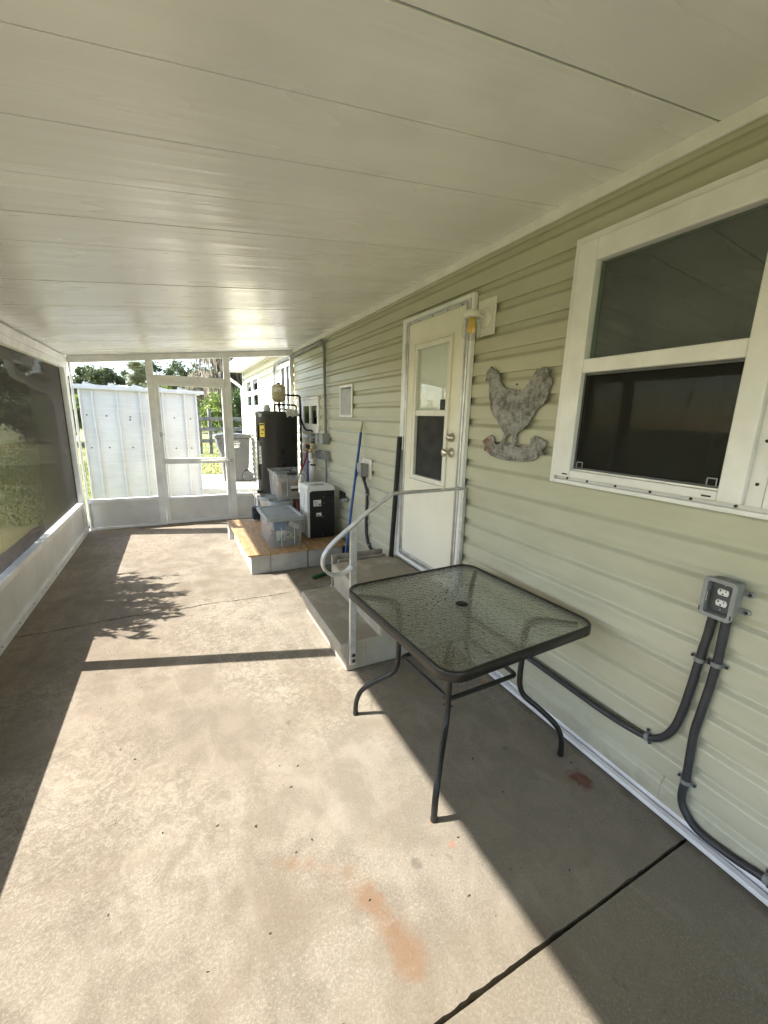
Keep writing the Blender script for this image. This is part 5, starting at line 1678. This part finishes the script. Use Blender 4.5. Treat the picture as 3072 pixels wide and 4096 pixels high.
def tree(seed, x, y_, h, rx, n, size, lmat, label, group, cz=None, nb=28, trunk=.28, shell=.6, spread=.75):
    rr = random.Random(seed)
    root = thing('oak_tree' if 'oak' in label else 'leafy_tree', label, 'tree', (x, y_, -.1), group)
    blobs, tips = [], []
    for i in range(nb):
        a = 2 * math.pi * i / nb + rr.uniform(-.3, .3)
        d = rx * spread * rr.uniform(.25, 1)
        zc = h * rr.uniform(.5, .88) * (1 - .22 * (d / rx) ** 2) if i % 4 else h * rr.uniform(.32, .6)
        s_ = rx * rr.uniform(.16, .32)
        blobs.append((x + d * math.cos(a), y_ + d * math.sin(a), zc, s_, s_, s_ * .8))
        tips.append((x + d * math.cos(a), y_ + d * math.sin(a), zc))
    limbs(seed, (x, y_, -.12), tips, trunk, 'trunk', 'bark', root)
    c_ = leaves(seed, blobs, n, size, lmat, 'crown', shell=shell)
    par(c_, root)
    return root, blobs
GT = 'trees along the far edge of the lawn'
tree(21, -9.6, 60, 7.0, 3.6, 22000, .16, 'leaf_oak', 'open crowned oak rising behind the shed roof, sky showing through it', GT, trunk=.35, shell=.75)
tree(22, -14.8, 64, 7.6, 3.6, 16000, .18, 'leaf_oak', 'broad oak beside the open crowned oak, further from the palm', GT, trunk=.35)
tree(23, -1.9, 41, 5.0, 1.9, 8000, .12, 'leaf_hedge', 'bright yellow green leafy tree below the mossy oak', GT, trunk=.14, shell=.5)
tree(24, -4.4, 70, 9.8, 4.4, 9000, .16, 'leaf_oak', 'thin half bare oak behind the bright yellow green tree', GT, trunk=.35, shell=1.0)
tree(25, 2.2, 76, 11.5, 5.5, 8000, .20, 'leaf_oak', 'large dark oak filling the gap behind the mossy oak', GT, trunk=.4)
wr2 = random.Random(77)
fw = leaves(50, [(-75 + i * 5.5, 92 + wr2.uniform(-5, 6), wr2.uniform(1.6, 2.6), 4.2, 3.0, wr2.uniform(2.2, 4.6)) for i in range(22)], 40000, .28, 'leaf_oak', 'far_wood', shell=.55)
kind(tag(fw, 'far off wood closing the view beyond the lawn', 'wood'), 'stuff')
# moss draped oak
mo, mbl = tree(26, 3.0, 38, 9.2, 5.6, 12000, .14, 'leaf_oak', 'big oak hung with grey Spanish moss behind the house corner', GT, trunk=.45, nb=24)
def moss(seed, blobs, n, lmin, lmax, name):
    r = np.random.default_rng(seed)
    B = np.array(blobs)
    idx = r.integers(0, len(B), n)
    d = r.normal(size=(n, 3))
    d /= np.linalg.norm(d, axis=1, keepdims=True)
    C = B[idx, :3] + d * B[idx, 3:6] * r.uniform(.4, 1.05, (n, 1))
    L = r.uniform(lmin, lmax, n)
    a = r.uniform(0, 6.28, n)
    w_ = r.uniform(.015, .05, n)
    ux, uy = np.cos(a) * w_, np.sin(a) * w_
    sway = r.normal(0, .06, (n, 2))
    z = np.zeros(n)
    p0 = C + np.stack([ux, uy, z], 1)
    p1 = C - np.stack([ux, uy, z], 1)
    m0 = C + np.stack([-ux * .9 + sway[:, 0], -uy * .9 + sway[:, 1], -L * .55], 1)
    m1 = C + np.stack([ux * .9 + sway[:, 0], uy * .9 + sway[:, 1], -L * .55], 1)
    e = C + np.stack([sway[:, 0] * 1.5, sway[:, 1] * 1.5, -L], 1)
    V = np.stack([p0, p1, m0, m1, m0, m1, e, e + .002], 1).reshape(-1, 3)
    k = np.arange(n)[:, None] * 8
    F = np.concatenate([k + np.array([[0, 1, 2, 3]]), k + np.array([[5, 4, 6, 7]])], 0)
    return npmesh(name, V, F, 'moss')
mm_ = [b for b in mbl] + [(1.0, 36.5, 6.4, 1.6, 1.2, .8), (2.6, 36, 6.2, 1.6, 1.2, .8), (.2, 37, 7.0, 1.4, 1.2, .8), (3.4, 35.5, 6.0, 1.2, 1.2, .8)]
par(moss(3, mm_, 9000, .25, 1.25, 'hanging_moss'), mo)
# cabbage palm
pa = thing('palm_tree', 'cabbage palm with a round shaggy head standing behind the shed', 'palm', (-4.6, 45, -.1))
MB().tube([(-4.75, 45, -.15), (-4.7, 45, 2.5), (-4.6, 45, 5.0)], [.17, .13, .12], 10).build('trunk', 'palm_bark', pa)
def palm_head():
    r = np.random.default_rng(8)
    V, F = [], []
    cx_, cy_, cz_ = -4.6, 45, 5.15
    for i in range(60):
        a = r.uniform(0, 6.28)
        el_ = r.uniform(-1.15, 1.25)
        d = np.array([math.cos(a) * math.cos(el_), math.sin(a) * math.cos(el_), math.sin(el_)])
        hub = np.array([cx_, cy_, cz_]) + d * r.uniform(.40, .75)
        s1 = np.cross(d, [0, 0, 1.0])
        s1 /= np.linalg.norm(s1) + 1e-6
        s2 = np.cross(s1, d)
        for k in range(15):
            t_ = (k - 7) / 7 * 1.35
            q = d * math.cos(t_) + s1 * math.sin(t_) + s2 * r.uniform(-.12, .12)
            L = r.uniform(.45, .75)
            wv = np.cross(q, s2)
            wv = wv / (np.linalg.norm(wv) + 1e-6) * .022
            b = len(V)
            V += [hub - wv * .4, hub + wv * .4, hub + q * L * .6 + wv, hub + q * L + np.array([0, 0, -.16]), hub + q * L * .6 - wv]
            F += [(b, b + 1, b + 2, b + 4), (b + 4, b + 2, b + 3, b + 3)]
    V = np.array(V)
    me_ = bpy.data.meshes.new('crown')
    me_.from_pydata([tuple(q) for q in V], [], [f_ if f_[2] != f_[3] else f_[:3] for f_ in F])
    me_.materials.append(M['leaf_palm'])
    return link(bpy.data.objects.new('crown', me_))
par(palm_head(), pa)
# bushes
def bush(seed, x, y_, h, rx, n, size, mat, label, group, name='leafy_bush', aspect=.45):
    rr = random.Random(seed)
    root = thing(name, label, 'bush', (x, y_, -.1), group)
    blobs, tips = [], []
    for i in range(7):
        a = i * .9 + rr.uniform(-.3, .3)
        d = rx * rr.uniform(.1, .62)
        zc = h * rr.uniform(.28, .72)
        s_ = rx * rr.uniform(.42, .62)
        blobs.append((x + d * math.cos(a), y_ + d * math.sin(a), zc, s_, s_, min(s_, h - zc) if h - zc > .1 else .1))
        tips.append((x + d * math.cos(a), y_ + d * math.sin(a), zc))
    limbs(seed, (x, y_, -.12), tips, .05, 'stem', 'bark', root, .1)
    par(leaves(seed, blobs, n, size, mat, 'foliage', aspect, shell=.45), root)
    return root
GB = 'bushes behind the rail fence'
bush(31, .55, 25.5, 3.1, 1.5, 9000, .085, 'leaf_hedge', 'tall yellow green bush right behind the rail fence gate', GB)
bush(32, 2.4, 27, 3.3, 1.7, 8000, .09, 'leaf_dark', 'dark green bush behind the fence next to the house corner', GB)
bush(33, -1.1, 29, 2.6, 1.6, 7000, .09, 'leaf_dark', 'dark bush behind the fence at the shed side', GB)
bush(34, 4.6, 26, 3.2, 1.8, 6000, .10, 'leaf_hedge', 'yellow green bush behind the fence past the house corner', GB)
bush(35, -6.5, 25, 2.7, 1.5, 8000, .09, 'leaf_hedge', 'bright green bush beyond the far side of the shed', None)
bush(36, -8.6, 27, 2.4, 1.6, 6000, .10, 'leaf_dark', 'low dark bush further out past the shed side', None)
bush(37, -3.6, 31, 3.0, 2.0, 6000, .10, 'leaf_dark', 'wide dark bush hidden mostly behind the shed', None)
# trees over the open lawn on the screen side
GL = 'trees across the open lawn'
for i, (x, y_, h, rx) in enumerate(((-19, 62, 9.5, 4.2), (-27, 72, 10.5, 4.8), (-36, 70, 10, 4.8), (-24, 47, 7.5, 3.2))):
    tree(41 + i, x, y_, h, rx, 5000, .22, 'leaf_oak' if i % 2 else 'leaf_dark', ['dark oak on the lawn nearest the shed line', 'tall oak standing back across the lawn', 'wide oak at the outer end of the lawn', 'short leafy tree alone on the open lawn'][i], GL, trunk=.35)
# neighbour's house far across the lawn
nb_ = thing('neighbour_house', 'yellow house with white carport roof across the lawn', 'house', (-26, 40, -.1))
box('wall', (-34, 58, -.1), (-25.5, 64, 2.6), 'yellow_house', nb_)
MB().prism([(-34.5, 2.6), (-25, 2.6), (-29.8, 4.4)], lambda a, b: (a, 57.5, b), lambda a, b: (a, 64.5, b)).build('roof', 'far_white', nb_)
for x in (-32, -28):
    box('window', (x, 57.96, .9), (x + 1.2, 57.995, 2.0), 'dark_room', nb_)
# oleander-like shrub close outside the screen: long narrow leaves on upright shoots
def shrub():
    r = np.random.default_rng(12)
    root = thing('narrow_leaf_shrub', 'narrow leaved shrub growing close outside the long screen wall', 'shrub', (-3.52, 4.36, -.06))
    m = MB()
    V, F = [], []
    for i in range(140):
        a = r.uniform(0, 6.28)
        rad = math.sqrt(r.random())
        bx_, by_ = -3.52 + .13 * rad * math.cos(a), 4.36 + .30 * rad * math.sin(a)
        lean = np.array([math.cos(a) * rad * .20, math.sin(a) * rad * .42, 0])
        H = r.uniform(.85, 1.62) * (1 - .22 * rad)
        p0 = np.array([bx_, by_, -.06])
        p1 = p0 + lean * .4 + np.array([0, 0, H * .55])
        p2 = p0 + lean * 1.1 + np.array([0, 0, H])
        m.tube([p0, p1, p2], [.008, .006, .003], 5)
        for k in range(70):
            t_ = r.uniform(.30, 1.0)
            q = (1 - t_) ** 2 * p0 + 2 * t_ * (1 - t_) * p1 + t_ ** 2 * p2
            az = r.uniform(0, 6.28)
            up = r.uniform(.3, 1.8)
            d = np.array([math.cos(az), math.sin(az), up])
            d /= np.linalg.norm(d)
            L = r.uniform(.06, .12)
            if q[0] + d[0] * L > -3.06:
                continue
            w_ = np.cross(d, [0, 0, 1.0])
            w_ = w_ / np.linalg.norm(w_) * L * .16
            b = len(V)
            V += [q, q + d * L * .45 + w_, q + d * L - np.array([0, 0, L * .12]), q + d * L * .45 - w_]
            F.append((b, b + 1, b + 2, b + 3))
    m.build('stems', 'bark', root)
    par(npmesh('foliage', np.array(V), np.array(F), 'leaf_bush'), root)
shrub()
# grass blades where the lawn is close enough to read
def grass():
    r = np.random.default_rng(3)
    n = 42000
    x = r.uniform(-9, 6, n)
    y_ = 12.1 + 16 * r.random(n) ** 1.6
    k = n // 3
    x[:k] = r.uniform(-7.5, -3.3, k)
    y_[:k] = r.uniform(7.4, 16, k)
    a = r.uniform(0, 6.28, n)
    h = r.uniform(.03, .085, n)
    w_ = .007 + .0006 * y_
    z = -.085 + .03 * np.sin(x * .7 + 1) * np.cos(y_ * .5)
    b0 = np.stack([x - np.cos(a) * w_, y_ - np.sin(a) * w_, z], 1)
    b1 = np.stack([x + np.cos(a) * w_, y_ + np.sin(a) * w_, z], 1)
    tp = np.stack([x + r.normal(0, .03, n), y_ + r.normal(0, .03, n), z + h], 1)
    V = np.stack([b0, b1, tp], 1).reshape(-1, 3)
    o_ = npmesh('grass', V, np.arange(3 * n).reshape(-1, 3), 'grass_blade')
    kind(tag(o_, 'short sun bleached grass growing on the lawn', 'grass'), 'stuff')
grass()
